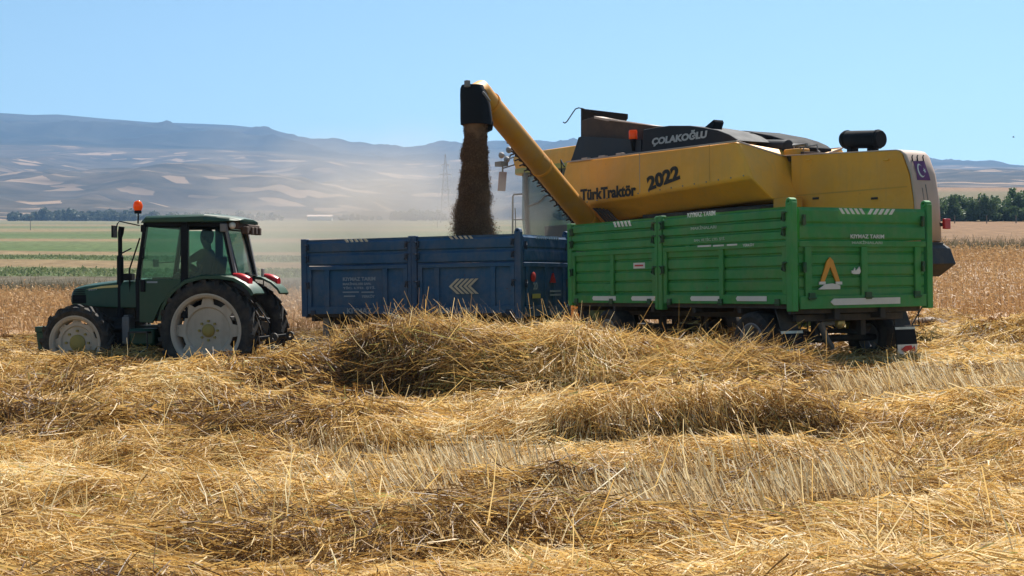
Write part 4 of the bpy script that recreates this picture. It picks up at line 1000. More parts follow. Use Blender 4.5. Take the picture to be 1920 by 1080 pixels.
def build_blue():
    hd = math.radians(155); hw = 1.15
    r, F, s, t, d = build_trailer('blue_trailer', 'dark blue grain trailer with beige chevrons, filled from the auger behind the straw heap', corner_origin(980, 25.2, hd, hw, .03), hd, 4.66, 2.3, 1.03, 1.47, 'blue', 'blue2', .34,
                                  dict(mid=.475, ribs=2, ribs2=1, sill=.14, stiles=(.22, .8), tribs=2, tstiles=(0, -.85, .85, -.42), corner_up=.05), (.75, 1.9, 3.75), .40)
    y = hw + .003; o = r
    # chevrons pointing forward (left in the side view)
    a, c = s(842, 537), s(896, 537); zt_, zb_ = s(870, 522.5).z, s(870, 551).z; zc = (zt_ + zb_) / 2; n = 4; x0 = a.x; w = (a.x - c.x) * .70 / n; th = w * .62; rch = (a.x - c.x) * .30
    b = MB()
    for k in range(n + 1):
        xk = x0 - w * k * .95
        if k == n: xk = x0 - w * k * .93
        for (za, zz) in ((zc, zt_), (zc, zb_)): b.extr([V((xk, y, za)), V((xk - th, y, za)), V((xk - th - rch * .9, y, zz)), V((xk - rch * .9, y, zz))], (0, .006, 0))
    b.build('chevrons', M['beige'], o, smooth=0)
    for (u0, u1) in ((646, 691), (842, 888)):
        p, q = s(u0, 450), s(u1, 450); hatch(o, 'beige', y + .003, q.x, p.x, d['zt'] - .065, d['zt'] - .008, 5, .9, 's')
    hatch(o, 'faint', -.016, -.55, -.02, d['zt'] - .08, d['zt'] - .02, 5, .9, 't'); hatch(o, 'faint', -.016, .05, .58, d['zt'] - .08, d['zt'] - .02, 5, -.9, 't')
    yb = hw - .036
    for (txt, u0, v0, u1, v1) in (('KIYMAZ TARIM', 641, 527, 702, 520), ('MAKİNALARI SAN.', 641, 535, 694, 529), ('TİC. LTD. ŞTİ.', 641, 543.5, 702, 537), ('YERKÖY', 676, 558.5, 701, 552.5)):
        p, q, e = s(u0, v0), s(u1, v0), s(u0, v1); text_mb('lettering', txt, M['faint'], o, (p.x, yb - .004, p.z), p.x - q.x, e.z - p.z, SR, SU, .03)
    b = MB()
    for (u0, u1, v) in ((641, 671, 548), (676, 699, 548), (643, 664, 555.5)):
        p, q = s(u0, v), s(u1, v); b.box(q.x, p.x, yb - .002, yb + .004, p.z - .012, p.z + .012)
    b.build('worn_lines', M['faint'], o)
    for (txt, u0, u1, v0, v1, mm) in (('KIYMAZ', 651, 697, 588, 581, 'faint'), ('20', 828, 842, 588.5, 579, 'faint'), ('TON', 862, 880, 588.5, 579, 'letter')):
        p, q, e = s(u0, v0), s(u1, v0), s(u0, v1); text_mb('lettering', txt, M[mm], o, (p.x, hw - .001, d['zb'] + .06), p.x - q.x, .10, SR, SU, .02)
    # tail: red lamps, plate and lettering
    for (u, v) in ((1001, 519), (1037, 523)):
        p = t(u, v); b = MB(); b.lathe([(.09, 0), (.09, -.02), (.05, -.035), (.001, -.037)], (.02, p.y, p.z), 16, 'x', False) if u < 1010 else b.extr([V((-.012, p.y + .12, p.z - .07)), V((-.012, p.y - .12, p.z - .07)), V((-.012, p.y, p.z + .11))], (.03, 0, 0)); b.build('red_reflector', M['red'], o)
    p = t(1006, 555); strip(o, 'number_plate', 'lime', [V((.006, p.y + .17, p.z - .04)), V((.006, p.y - .17, p.z - .04)), V((.006, p.y - .17, p.z + .04)), V((.006, p.y + .17, p.z + .04))], (-.012, 0, 0))
    p = t(1000, 543); text_mb('speed_mark', '20', M['faint'], o, (.006, p.y, p.z), .2, .13, TRR, SU, .02)
    b = MB()
    for v in (546, 553): p = t(1032, v); b.box(.002, .008, p.y - .5, p.y, p.z - .018, p.z + .018)
    b.build('worn_lines', M['faint'], o)
    # parking leg at the front
    l0, l1 = s(595.5, 591), s(607, 591); b = MB(); yy = hw - .25
    b.box(l1.x, l0.x, yy - .07, yy + .07, .12, d['zb'] - .02); b.box(l1.x - .05, l0.x + .05, yy - .1, yy + .1, .06, .12); b.build('parking_leg', M['greymetal'], o, .01)
    # grain heaped inside
    b = MB(); nx, ny = 22, 12; rows = []
    for i in range(nx):
        x = .1 + (d['L'] - .2) * i / (nx - 1); rows.append([V((x, -hw + .1 + (2 * hw - .2) * j / (ny - 1), d['zb'] + .3 + .55 * math.exp(-((x - 1.3) / 1.2) ** 2 - ((j / (ny - 1) - .5) * 2.2) ** 2))) for j in range(ny)])
    b.rings(rows, cap=False, closed=False); g = b.build('grain_heap', M['grain'], None); g.matrix_world = r.matrix_basis.copy(); tag(g, 'brown grain heaped inside the blue trailer', 'grain', kind='stuff')
    return r
M['grain'] = strand_mat('brown_grain', [(0, (.095, .05, .027)), (.5, (.21, .115, .062)), (1, (.40, .245, .14))], .06, .7, .2)
build_blue()

def build_green():
    hd = PI - math.atan2(2650, 1436); hw = 1.28
    r, F, s, t, d = build_trailer('green_trailer', 'bright green grain trailer with ribbed boards and red-marked mudflaps, nearest the standing wheat', corner_origin(1489, 19.0, hd, hw, .38), hd, 5.92, 2.56, .93, 1.375, 'green', 'green2', .335,
                                  dict(mid=.535, ribs=3, ribs2=5, sill=.13, stiles=(.5,), tribs=2, tstiles=(0, -1.0, 1.0), corner_up=.06), (.98, 4.75), .45)
    y = hw + .004; o = r
    p, q = s(1150, 416), s(1184, 414); hatch(o, 'white', y - .006, q.x, p.x, d['zt'] - .10, d['zt'] - .012, 5, .7, 's')
    p, q, e = t(1573, 391), t(1620, 391), t(1670, 391)
    hatch(o, 'white', -.018, q.y, p.y, d['zt'] - .10, d['zt'] - .022, 5, .8, 't'); hatch(o, 'white', -.018, e.y, q.y, d['zt'] - .10, d['zt'] - .022, 5, -.8, 't')
    # side lettering, one line on each rib
    for (txt, u0, v0, u1, v1, mm) in (('KIYMAZ TARIM', 1289, 408, 1341, 399.5, 'letter'), ('MAKİNALARI', 1295, 431.5, 1343, 424, 'faint2'), ('SAN. VE TİC. LTD. ŞTİ.', 1301, 454.5, 1359, 447, 'faint2'), ('YERKÖY', 1392, 462.5, 1414, 456.5, 'letter')):
        p, q, e = s(u0, v0), s(u1, v0 - (u1 - u0) * .05), s(u0, v1); text_mb('lettering', txt, M[mm], o, (p.x, hw - .006, p.z), p.x - q.x, e.z - p.z, SR, SU, .025)
    b = MB()
    for (u0, u1, v) in ((1308, 1333, 462), (1337, 1357, 461), (1363, 1382, 459.5)):
        p, q = s(u0, v), s(u1, v); b.box(q.x, p.x, hw - .004, hw + .002, p.z - .012, p.z + .012)
    b.build('worn_lines', M['letter'], o)
    for (txt, u0, v0, u1, v1, mm) in (('KIYMAZ TARIM', 1593, 447, 1656, 439.5, 'letter'), ('MAKİNALARI', 1597, 457.5, 1654, 451, 'faint2')):
        p, q, e = t(u0, v0), t(u1, v0), t(u0, v1); text_mb('lettering', txt, M[mm], o, (-.014 if v0 < 450 else .0, p.y, p.z), p.y - q.y, e.z - p.z, TRR, SU, .025)
    # white reflector strips along the sill
    for (u0, u1, v) in ((1113, 1155, 563), (1186, 1234, 561.5), (1297, 1349, 559.5), (1383, 1438, 558)):
        p, q = s(u0, v), s(u1, v); zc = d['zb'] + .125
        strip(o, 'reflector_strip', 'white', [V((p.x + .03, y - .002, zc)), V((p.x, y - .002, zc - .035)), V((q.x, y - .002, zc - .035)), V((q.x, y - .002, zc + .035)), V((p.x, y - .002, zc + .035))], (0, .006, 0))
    p, q = t(1563, 567), t(1687, 565); zc = d['zb'] + .07
    strip(o, 'reflector_strip', 'white', [V((-.012, p.y + .06, zc)), V((-.012, p.y, zc - .045)), V((-.012, q.y, zc - .045)), V((-.012, q.y, zc + .045)), V((-.012, p.y, zc + .045))], (.014, 0, 0))
    p, q = t(1536, 538), t(1577, 538); zc = p.z
    strip(o, 'reflector_strip', 'white', [V((.014, p.y, zc - .035)), V((.014, q.y, zc - .035)), V((.014, q.y, zc + .015)), V((.014, (p.y * .35 + q.y * .65), zc + .045)), V((.014, (p.y * .7 + q.y * .3), zc + .035))], (.02, 0, 0))
    # bent amber tape in the shape of a pointed arch
    ap, l0, r0_ = t(1558, 482), t(1543, 528), t(1574, 528)
    b = MB()
    for e in (l0, r0_):
        sg = 1 if e is l0 else -1
        b.extr([V((.015, ap.y + sg * .0, ap.z)), V((.015, ap.y, ap.z - .13)), V((.015, e.y - sg * .045, e.z)), V((.015, e.y + sg * .025, e.z)), V((.015, ap.y + sg * .055, ap.z - .05))], (.02, 0, 0))
    b.build('amber_tape', M['amberlens'], o, smooth=0)
    for e in (l0, r0_): b = MB(); b.box(.013, .03, e.y - .06, e.y + .05, e.z - .04, e.z); b.build('white_tape', M['white'], o)
    p = t(1607, 507); strip(o, 'white_mark', 'white', [V((.014, p.y + 0.082, p.z - 0.000)), V((.014, p.y + 0.082, p.z - 0.034)), V((.014, p.y + 0.041, p.z - 0.051)), V((.014, p.y - 0.054, p.z - 0.051)), V((.014, p.y - 0.082, p.z - 0.020)), V((.014, p.y - 0.061, p.z + 0.054)), V((.014, p.y - 0.027, p.z + 0.020)), V((.014, p.y + 0.014, p.z - 0.007)), V((.014, p.y + 0.020, p.z + 0.041)), V((.014, p.y + 0.048, p.z + 0.000))], (.02, 0, 0))
    p = s(1195, 498); strip(o, 'warning_label', 'white', [V((p.x + .16, hw - .041, p.z - .045)), V((p.x - .16, hw - .041, p.z - .045)), V((p.x - .16, hw - .041, p.z + .045)), V((p.x + .16, hw - .041, p.z + .045))], (0, .01, 0))
    strip(o, 'warning_line', 'red', [V((p.x + .12, hw - .030, p.z - .012)), V((p.x - .12, hw - .030, p.z - .012)), V((p.x - .12, hw - .030, p.z + .014)), V((p.x + .12, hw - .030, p.z + .014))], (0, .003, 0))
    # mudflaps hung from brackets behind the rear wheels
    for sy in (1, -1):
        yc = sy * (hw - .24); xf = .36; b = MB(); zt_ = d['zb'] - .18; w = .19
        b.hexa([(xf - .02, yc - w * .8, zt_ - .16), (xf + .0, yc - w * .8, zt_ - .16), (xf, yc + w * .8, zt_ - .16), (xf - .02, yc + w * .8, zt_ - .16), (xf + .12, yc - w * .8, d['zb'] - .02), (xf + .14, yc - w * .8, d['zb'] - .02), (xf + .14, yc + w * .8, d['zb'] - .02), (xf + .12, yc + w * .8, d['zb'] - .02)])
        fl = b.build('mudguard', M['dark'], r, .004)
        b = MB(); rows = []
        for k in range(9):
            q = k / 8; zz = zt_ - .14 - .50 * q; xx = xf - .025 - .05 * math.sin(q * PI * .8); ww = w * (1 + .04 * math.sin(q * PI)); rows.append([V((xx, yc - ww, zz)), V((xx, yc + ww, zz)), V((xx + .012, yc + ww, zz)), V((xx + .012, yc - ww, zz))])
        b.rings(rows); fl = b.build('mudflap', M['black'], r)
        def px_(q): return xf - .028 - .05 * math.sin(q * PI * .8)
        for q0, q1, mm in ((.0, .07, 'letter'), (.5, .78, 'white')):
            z0, z1 = zt_ - .14 - .5 * q1, zt_ - .14 - .5 * q0
            strip(fl, 'white_band', mm, [V((px_(q1) - .002, yc - w * 1.0, z0)), V((px_(q1) - .002, yc + w * 1.0, z0)), V((px_(q0) - .002, yc + w * 1.0, z1)), V((px_(q0) - .002, yc - w * 1.0, z1))], (-.006, 0, 0))
        zc = zt_ - .14 - .5 * .64; xx = px_(.64) - .008
        strip(fl, 'red_mark', 'red', [V((xx, yc + .13, zc)), V((xx, yc + .04, zc + .05)), V((xx, yc - .07, zc + .055)), V((xx, yc - .09, zc + .01)), V((xx, yc - .13, zc + .045)), V((xx, yc - .14, zc - .04)), V((xx, yc - .08, zc - .02)), V((xx, yc - .02, zc - .055)), V((xx, yc + .04, zc - .045))], (-.006, 0, 0))
        b = MB(); b.tube([(xf + .3, yc + sy * .0, d['zb'] - .05), (xf + .05, yc - w * .9, zt_ - .14)], .012, 6); b.tube([(xf, yc + w, zt_ - .13), (xf, yc - w - .12, zt_ - .13), (xf + .02, yc - w - .12, d['zb'])], .014, 6); b.tube([(xf, yc - w * .9, zt_ - .12), (xf - .02, yc - w - .18, d['zb'] - .02)], .010, 6); b.build('mudflap_stay', M['dark'], r)
    # brake chamber and tow pin under the tail
    p = F.p(1560, 606, 0, .45); b = MB(); b.tube([(.45, p.y + .22, p.z), (.45, p.y - .12, p.z)], .035, 8); b.tube([(.45, p.y + .22, p.z + .03), (.5, p.y + .05, p.z - .25), (.7, p.y - .2, p.z - .35)], .05, 8); b.build('brake_cylinder', M['greymetal'], r)
    b = MB(); b.lathe([(.075, .0), (.085, .05), (.05, .11), (.001, .12)], (.42, p.y - .15, p.z), 14, 'y', False); b.build('brake_chamber', M['brass'], r)
    b = MB(); b.box(.30, .38, -hw + .3, hw - .3, d['zb'] - .2, d['zb'] - .1); b.build('rear_crossmember', M['dark'], r, .01)
M['faint2'] = paint('worn_green_lettering', (.34, .48, .36), .5, .2)
build_green()

# ------------------------------------------------------------------ combine harvester
def build_combine():
    hd = PI - math.atan2(2650, 1850); hood = .46; yt = 1.45
    left = V((-math.sin(hd), math.cos(hd), 0)); cor = V(((1706 - 960) / FL * 24.5, 24.5, .45))
    F = Frame(cor - left * hood, hd, -.8); r = tag(F.root('combine_harvester'), 'yellow combine harvester unloading grain through its raised auger', 'combine harvester')
    s = lambda px, py, y=yt: F.p(px, py, 1, y)
    mir = lambda p, y=None: V((p.x, -p.y if y is None else y, p.z))
    # grain tank: two front-to-rear creased side walls, chamfered rear, inward-sloping lower wall
    T0, Tm, T1 = s(1062, 304), s(1201, 285), s(1381, 264.5); E0 = s(1054, 331); C0, C1 = s(1090, 385), s(1409, 332)
    T2, B2 = s(1467, 292, hood), s(1499, 383, hood); Bm = s(1478, 326, hood)
    yl = .95; L0, L1 = s(1118, 418, yl), s(1446, 371, yl); L2 = V((B2.x - .02, hood, B2.z - .1))
    K1 = s(1455, 364, .78)
    b = MB(); bm = b.bm
    def quadset(side):
        f = lambda p: bm.verts.new((p.x, p.y * side, p.z))
        vT0, vT1, vE0, vC0, vC1, vT2, vBm, vB2, vL0, vL1, vK1, vL2 = [f(p) for p in (T0, T1, E0, C0, C1, T2, Bm, B2, L0, L1, K1, L2)]
        b.face([vT0, vE0, vC0, vC1, vT1]); b.face([vT1, vC1, vK1, vB2, vBm, vT2]); b.face([vC0, vL0, vL1, vC1]); b.face([vC1, vL1, vK1]); b.face([vK1, vL1, vL2, vB2])
        return dict(T0=vT0, T1=vT1, E0=vE0, C0=vC0, T2=vT2, L0=vL0, L1=vL1, L2=vL2, B2=vB2, Bm=vBm)
    A = quadset(1); B = quadset(-1)
    b.face([A['T0'], A['T1'], A['T2'], B['T2'], B['T1'], B['T0']]); b.face([A['T0'], A['E0'], A['C0'], A['L0'], B['L0'], B['C0'], B['E0'], B['T0']])
    b.face([A['L0'], A['L1'], A['L2'], B['L2'], B['L1'], B['L0']]); b.face([A['T2'], A['Bm'], A['B2'], A['L2'], B['L2'], B['B2'], B['Bm'], B['T2']])
    tank = b.build('grain_tank', M['yellow'], r, .05, smooth=52)
    b = MB()      # pressed lip along the top edge and panel seam
    for sy in (1, -1):
        b.tube([V((T0.x, sy * yt, T0.z)), V((T1.x, sy * yt, T1.z)), V((T2.x, sy * (hood + .02), T2.z))], .018, 6)
    q0, q1 = s(1199, 287), s(1197, 347); b.box(q0.x - .006, q0.x + .006, yt - .005, yt + .006, C0.z + .16, T0.z - .02)
    b.build('tank_lip', M['cream'], tank)
    b = MB()
    for u in (1099, 1131, 1164): p = s(u, 300, yt - .05); b.box(p.x - .10, p.x + .10, yt - .1, yt + .005, T0.z, T0.z + .045)
    b.build('tank_clip', M['cream'], tank, .008)
    for k in range(15): q = C0.lerp(C1, .04 + .92 * k / 14); b = MB(); b.lathe([(.016, 0), (.016, .012)], V((q.x, yt - .004, q.z + .05)), 6, 'y', False); b.build('bolt', M['greymetal'], tank)
    for u in (1330, ): q0, q1 = s(u, 272), s(u - 4, 340); b = MB(); b.hexa([(q0.x - .006, yt - .004, q1.z), (q0.x + .006, yt - .004, q1.z), (q0.x + .006, yt + .005, q1.z), (q0.x - .006, yt + .005, q1.z), (q0.x - .006, yt - .004, q0.z), (q0.x + .006, yt - .004, q0.z), (q0.x + .006, yt + .005, q0.z), (q0.x - .006, yt + .005, q0.z)]); b.build('panel_seam', M['orange'], tank)
    # lettering
    p, q, e = s(1089, 377), s(1193, 363), s(1089, 358); text_mb('maker_name', 'TürkTraktör', M['blackletter'], tank, (p.x, yt + .004, p.z), p.x - q.x, (e.z - p.z) * 1.15, SR, SU, .04)
    p, q = s(1216, 359), s(1276, 336); wd = (q - p).length; e = s(1222, 341)
    ang = math.atan2(q.z - p.z, p.x - q.x); text_mb('year_number', '2022', M['blackletter'], tank, (p.x, yt + .004, p.z), wd, .30, SR, SU, .05, 0, ang)
    # lower body, dark interior behind the tank, wheels
    b = MB(); b.box(.4, L1.x, -.40, .40, 1.0, L1.z - .5); b.box(L1.x, L0.x + .6, -.8, .8, 1.0, L1.z - .1); b.box(L1.x + .1, L1.x + 3.5, -1.15, 1.15, 1.25, L1.z - .15); b.build('lower_body', M['dark'], r, .02)
    p0 = s(1447, 372, .9); b = MB(); b.box(p0.x - .5, p0.x - .05, .6, .92, 1.6, p0.z); b.build('side_cover', M['orange'], r, .02)
    fx = L0.x - 1.0
    for sy in (1, -1):
        tyre_wheel(r, (fx, sy * 1.35, .88), .88, .45, .6, 20, sy, rim_mat='hub', holes=6, hub_r=.16, name='drive_wheel'); tyre_wheel(r, (2.3, sy * .62, .55), .55, .30, .38, 16, sy, rim_mat='hub', holes=6, hub_r=.10, name='steer_wheel', slot=.04)
    b = MB(); b.tube([(fx, -1.3, .88), (fx, 1.3, .88)], .14, 10); b.box(fx - .2, fx + .2, -.5, .5, .8, 1.4); b.build('axle', M['dark'], r)
    b = MB(); b.tube([(2.3, -.6, .55), (2.3, .6, .55)], .09, 8); b.box(2.15, 2.45, -.2, .2, .5, 1.1); b.build('axle', M['dark'], r)
    # straw hood at the rear
    H0 = s(1467, 293, hood); H1 = s(1684, 282, hood); R1, R2, R3, R4 = s(1690, 286, hood), s(1704, 326, hood), s(1712, 375, hood), s(1716, 452, hood)
    zb = R4.z; prof = [V((B2.x + .2, 0, H0.z)), V((H1.x, 0, H1.z)), V((R1.x, 0, R1.z)), V((R2.x, 0, R2.z)), V((R3.x, 0, R3.z)), V((R4.x, 0, zb)), V((B2.x + .2, 0, zb))]
    b = MB(); b.extr([p + V((0, hood, 0)) for p in prof], (0, -.03, 0)); b.extr([p + V((.45 if 0 < i < 6 else 0, -hood, -.06)) for i, p in enumerate(prof)], (0, .03, 0)); b.box(R4.x + .3, B2.x + .2, -hood + .03, hood - .03, zb, zb + .04)
    hoodo = b.build('straw_hood', M['yellow2'], r, .012, smooth=0)
    b = MB(); z = s(1595, 358.5, hood).z; b.box(R3.x + .12, H0.x - .35, hood, hood + .008, z - .012, z + .012); b.build('hood_seam', M['orange'], hoodo)
    for u in (1530, 1640): q = s(u, 372, hood); b = MB(); b.box(q.x - .07, q.x + .07, hood, hood + .02, q.z - .02, q.z + .02); b.tube([(q.x - .06, hood + .015, q.z), (q.x - .04, hood + .045, q.z), (q.x + .04, hood + .045, q.z), (q.x + .06, hood + .015, q.z)], .009, 6); b.build('hood_latch', M['dark'], hoodo)
    for u in (1516, 1662): q = s(u, 300, hood); b = MB(); b.tube([(q.x - .06, hood + .008, q.z), (q.x + .06, hood + .008, q.z)], .016, 8); b.build('hood_hinge', M['yellow'], hoodo)
    b = MB(); rings = []
    bot = [V((R3.x - .02, 0, R3.z)), V((R4.x, 0, zb))]
    seq = [V((H0.x, 0, H0.z)), V((H1.x + .05, 0, H1.z)), V((H1.x - .04, 0, H1.z - .02)), V((R1.x - .05, 0, R1.z - .05)), V((R2.x - .03, 0, R2.z)), V((R3.x - .02, 0, R3.z)), V((R4.x - .02, 0, zb))]
    for p in seq:
        row = []
        for k in range(13):
            y = hood + .005 - (2 * hood + .01) * k / 12
            e = max(0, (-y - hood * .30) / (hood * .7)); row.append(V((p.x + (.42 * e ** 2 if p is not seq[0] else 0), y, p.z - .05 * e ** 3)))
        rings.append(row)
    b.rings(rings, cap=False, closed=False); o = b.build('rear_panel', M['cream'], r, smooth=45)  # cream all over, paler than the hood sides
    sm = o.modifiers.new('solid', 'SOLIDIFY'); sm.thickness = .02; sm.offset = 1
    # cloth flag on the rear panel
    xr = lambda z: float(np.interp(z, [zb, R3.z, R2.z, R1.z - .05, H1.z], [R4.x, R3.x, R2.x, R1.x - .03, H1.x])) - .046
    def onrear(px, py, gx=2.0):
        p = F.p(px, py, 0, xr(2.9)); 
        for _ in range(5): p = F.p(px, py, 0, xr(p.z))
        return p
    fa, fb, fc, fd = onrear(1710, 302), onrear(1732, 302), onrear(1743.5, 338.5), onrear(1719, 337.5)
    b = MB(); nu, nv = 8, 10; rows = []
    def fpt(u, v, off=0.0):
        q = (fa.lerp(fb, u)).lerp(fd.lerp(fc, u), v); return V((xr(q.z) - .012 - off - .006 * math.sin(u * 9 + v * 4), q.y, q.z))
    for j in range(nv + 1): rows.append([fpt(i / nu, j / nv) for i in range(nu + 1)])
    b.rings(rows, cap=False, closed=False); fl = b.build('flag', M['flag'], None)
    b = MB(); pts_o, pts_i = [], []
    for k in range(17):
        a = math.radians(40 + 280 * k / 16); pts_o.append((.40 + .24 * math.cos(a), .50 + .36 * math.sin(a))); a2 = math.radians(48 + 264 * k / 16); pts_i.append((.46 + .19 * math.cos(a2), .50 + .29 * math.sin(a2)))
    vo = [b.bm.verts.new(fpt(u, v, .008)) for u, v in pts_o]; vi = [b.bm.verts.new(fpt(u, v, .008)) for u, v in pts_i]
    for k in range(16): b.face([vo[k], vo[k + 1], vi[k + 1], vi[k]])
    st = [b.bm.verts.new(fpt(.68 + (.12 if k % 2 == 0 else .05) * math.cos(PI + k * PI / 5), .5 + (.17 if k % 2 == 0 else .07) * math.sin(PI + k * PI / 5), .008)) for k in range(10)]; b.face(st)
    b.build('crescent_and_star', M['letter'], fl, smooth=0)
    fl.matrix_world = r.matrix_basis.copy(); tag(fl, 'faded purple cloth flag with pale crescent and star on the harvester rear', 'flag')
    b = MB()
    for u, v in ((.0, 0), (.45, 0), (.9, 0)): q = fpt(u, v); b.tube([q, q + V((-.01, .03, .07)), q + V((0, 0, .1))], .012, 5)
    b.build('flag_tie', M['black'], fl)
    b = MB(); q0, q1 = onrear(1735, 346), onrear(1741, 385); b.tube([q0, q1], .012, 6); q0, q1 = onrear(1729, 352), onrear(1734, 388); b.tube([q0, q1], .010, 6); b.build('rear_seam', M['greymetal'], o)
    # chopper and lamps at the tail
    b = MB(); p = s(1776, 470, -.3); x = R4.x
    b.box(x - .06, x + .5, -.22, hood, zb - .42, zb - .02); b.hexa([(x - .26, -.30, zb - .40), (x + .1, -.30, zb - .62), (x + .1, .35, zb - .62), (x - .26, .35, zb - .40), (x - .16, -.28, zb - .12), (x + .0, -.28, zb - .03), (x + .0, .35, zb - .03), (x - .16, .35, zb - .12)])
    b.build('straw_chopper', M['dark'], r, .015)
    p = F.p(1772, 421, 0, x - .02); b = MB(); b.box(x - .08, x - .02, p.y - .08, p.y + .08, p.z - .08, p.z + .1); b.build('tail_lamp', M['lens'], r, .012)
    b = MB(); b.box(x - .02, x + .06, p.y - .12, p.y + .3, p.z - .03, p.z + .03); b.build('lamp_bracket', M['dark'], r)
    # exhaust silencer lying on the hood
    e0, e1 = s(1585, 262, 0), s(1650, 261, 0); rad = .165
    b = MB(); rr = [V((e0.x + .03, 0, e0.z)), V((e0.x, 0, e0.z)), V((e1.x, 0, e1.z)), V((e1.x - .03, 0, e1.z))]; b.tube(rr, [rad * .9, rad, rad, rad * .9], 24)
    for f_ in (.06, .94): q = rr[1].lerp(rr[2], f_); b.lathe([(rad - .01, -.02), (rad + .012, -.02), (rad + .012, .02), (rad - .01, .02)], q, 24, 'x')
    b.box(e1.x + .12, e1.x + .22, -.1, .1, H1.z - .05, e1.z - rad + .02); b.box(e0.x - .22, e0.x - .12, -.1, .1, H1.z - .05, e0.z - rad + .02)
    b.build('silencer', M['black'], r, smooth=40)
    # engine deck: air cleaner, ducts, dome cowl
    a0, a1 = s(1428, 277, .2), s(1478, 278, .2); b = MB(); b.tube([a0 + V((.04, 0, 0)), a0, a1, a1 - V((.03, 0, 0))], [.11, .16, .16, .12], 20); b.build('air_cleaner', M['greypanel'], r, smooth=45)
    a0, a1 = s(1375, 259, .3), s(1410, 259, .3); b = MB(); b.tube([a0, a1], .11, 18); b.tube([a1, a1 + V((-.15, 0, -.05)), a1 + V((-.25, -.1, -.3))], .09, 12); b.build('intake_duct', M['black'], r, smooth=45)
    b = MB(); b.extr([s(u, v, -.1) for u, v in ((1325, 243), (1355, 244.5), (1396, 245), (1417, 249), (1445, 254), (1468, 261), (1484, 268), (1493, 275), (1492, 300), (1325, 300))], (0, -1.0, 0)); b.build('engine_cowl', M['black'], r, .02, 30)
    b = MB(); b.box(H0.x - .45, H0.x + 1.1, -.5, .35, H0.z - .1, H0.z + .06); b.build('engine_deck', M['rust'], r, .01)
    h0, h1 = s(1506, 282, .3), s(1537, 285, .3); b = MB(); b.tube([h0, h0 + V((-.02, 0, .06)), h0 + V((-.35, 0, .07)), h1 + V((.05, 0, .03)), h1], .014, 6); b.tube([h0 + V((.2, 0, 0)), h0 + V((.25, 0, .12)), h0 + V((-.1, 0, .1))], .03, 8); b.build('deck_rail', M['greymetal'], r)
    b = MB(); q = s(1490, 279, .3); b.box(q.x - .2, q.x + .2, .1, .4, H0.z, H0.z + .13); b.build('rusty_bracket', M['orange'], r, .02)
    # charcoal side cowl with the owner's name, fin on its rear corner
    pts = [s(u, v, 1.15) for u, v in ((1203, 286), (1206, 243), (1228, 239), (1254, 235.5), (1293, 235.5), (1321, 239.5), (1345, 244), (1366, 252), (1385, 264))]
    b = MB(); b.extr(pts, (0, -.9, 0)); cowl = b.build('side_cowl', M['greypanel'], r, .02, 30)
    p, q, e = s(1222, 275.5, 1.15), s(1325, 262, 1.15), s(1222, 257, 1.15); text_mb('owner_name', 'ÇOLAKOĞLU', M['greyletter'], cowl, (p.x, 1.158, p.z), p.x - q.x, (e.z - p.z) * 1.12, SR, (-.2, 0, 1), .05)
    b = MB(); b.extr([s(u, v, 1.0) for u, v in ((1320, 239), (1338, 224), (1340, 229), (1336, 242))], (0, -.25, 0)); b.build('cowl_fin', M['black'], r, .01)
    # raised tank extension sheets
    b = MB(); b.extr([s(u, v, 1.1) for u, v in ((1071, 301), (1084.5, 257.5), (1089.5, 256), (1202, 262), (1202, 287), (1091, 301))], (0, -.05, 0)); b.build('tank_extension', M['navy'], r, .004, 0)
    N0, N1 = s(1089.5, 257, 1.1), s(1071, 301, 1.1)
    b = MB(); b.extr([N0, N1, N1 + V((.02, 0, 0)), N0 + V((.02, 0, 0))], (0, -2.0, 0)); q = s(1202, 262, 1.1); b.box(q.x - .04, q.x, -1.0, 1.05, T0.z, q.z); b.extr([V((N1.x, -.95, N1.z)), V((N0.x, -.95, N0.z)), V((q.x, -.95, q.z)), V((q.x, -.95, T0.z))], (0, -.05, 0)); b.build('tank_extension', M['navy'], r, .004, 0)
    b = MB(); b.extr([s(u, v, -.5) for u, v in ((1089, 203.5), (1175, 213.5), (1175, 222), (1150, 262), (1089, 262))], (0, -.04, 0)); b.build('tank_lid', M['black'], r, .004, 0)
    l = [s(u, v, .9) for u, v in ((1091, 226), (1115, 218.5), (1170, 227), (1231, 236), (1206, 246), (1203, 275), (1091, 258))]
    b = MB(); b.extr(l, (0, -.16, 0)); b.build('tank_lid', M['rust'], r, .006, 0)
    b = MB(); u0, u1, u2 = s(1114, 217.8, .93), s(1140, 223, .93), s(1231, 236, .93); b.extr([u0, u1, u1 + V((0, 0, -.05)), u0 + V((0, 0, -.05))], (0, -.25, 0)); b.extr([u1 + V((.02, 0, 0)), u2, u2 + V((0, 0, -.012)), u1 + V((.02, 0, -.03))], (0, -.22, 0)); b.build('lid_lit_edge', M['cream'], r, 0, 0)  # pale strips paint the sunlit upper edge of the lid
    q = s(1171, 212.5, -.5)
    b = MB(); b.tube([s(u, v, -.5) for u, v in ((1056, 229), (1059, 231), (1063, 228), (1069, 219), (1075, 210), (1079, 204.5), (1085, 202.3), (1092, 203.5), (1112, 211), (1130, 219))], .014, 6); b.build('bent_rod', M['black'], r)
    bp = s(1187, 252, 1.12); b = MB(); b.lathe([(.085, -.10), (.09, -.08), (.09, .06), (.075, .09), (.002, .095)], bp, 16, 'z', False); bl = b.build('beacon', M['amber'], r, smooth=40)
    b = MB(); b.tube([bp + V((0, 0, -.35)), bp + V((0, 0, -.10))], [.03, .07], 8); b.box(bp.x - .3, bp.x + .05, .9, 1.05, T0.z, bp.z - .18); b.build('beacon_stem', M['black'], bl)
    # cab
    yc = .88
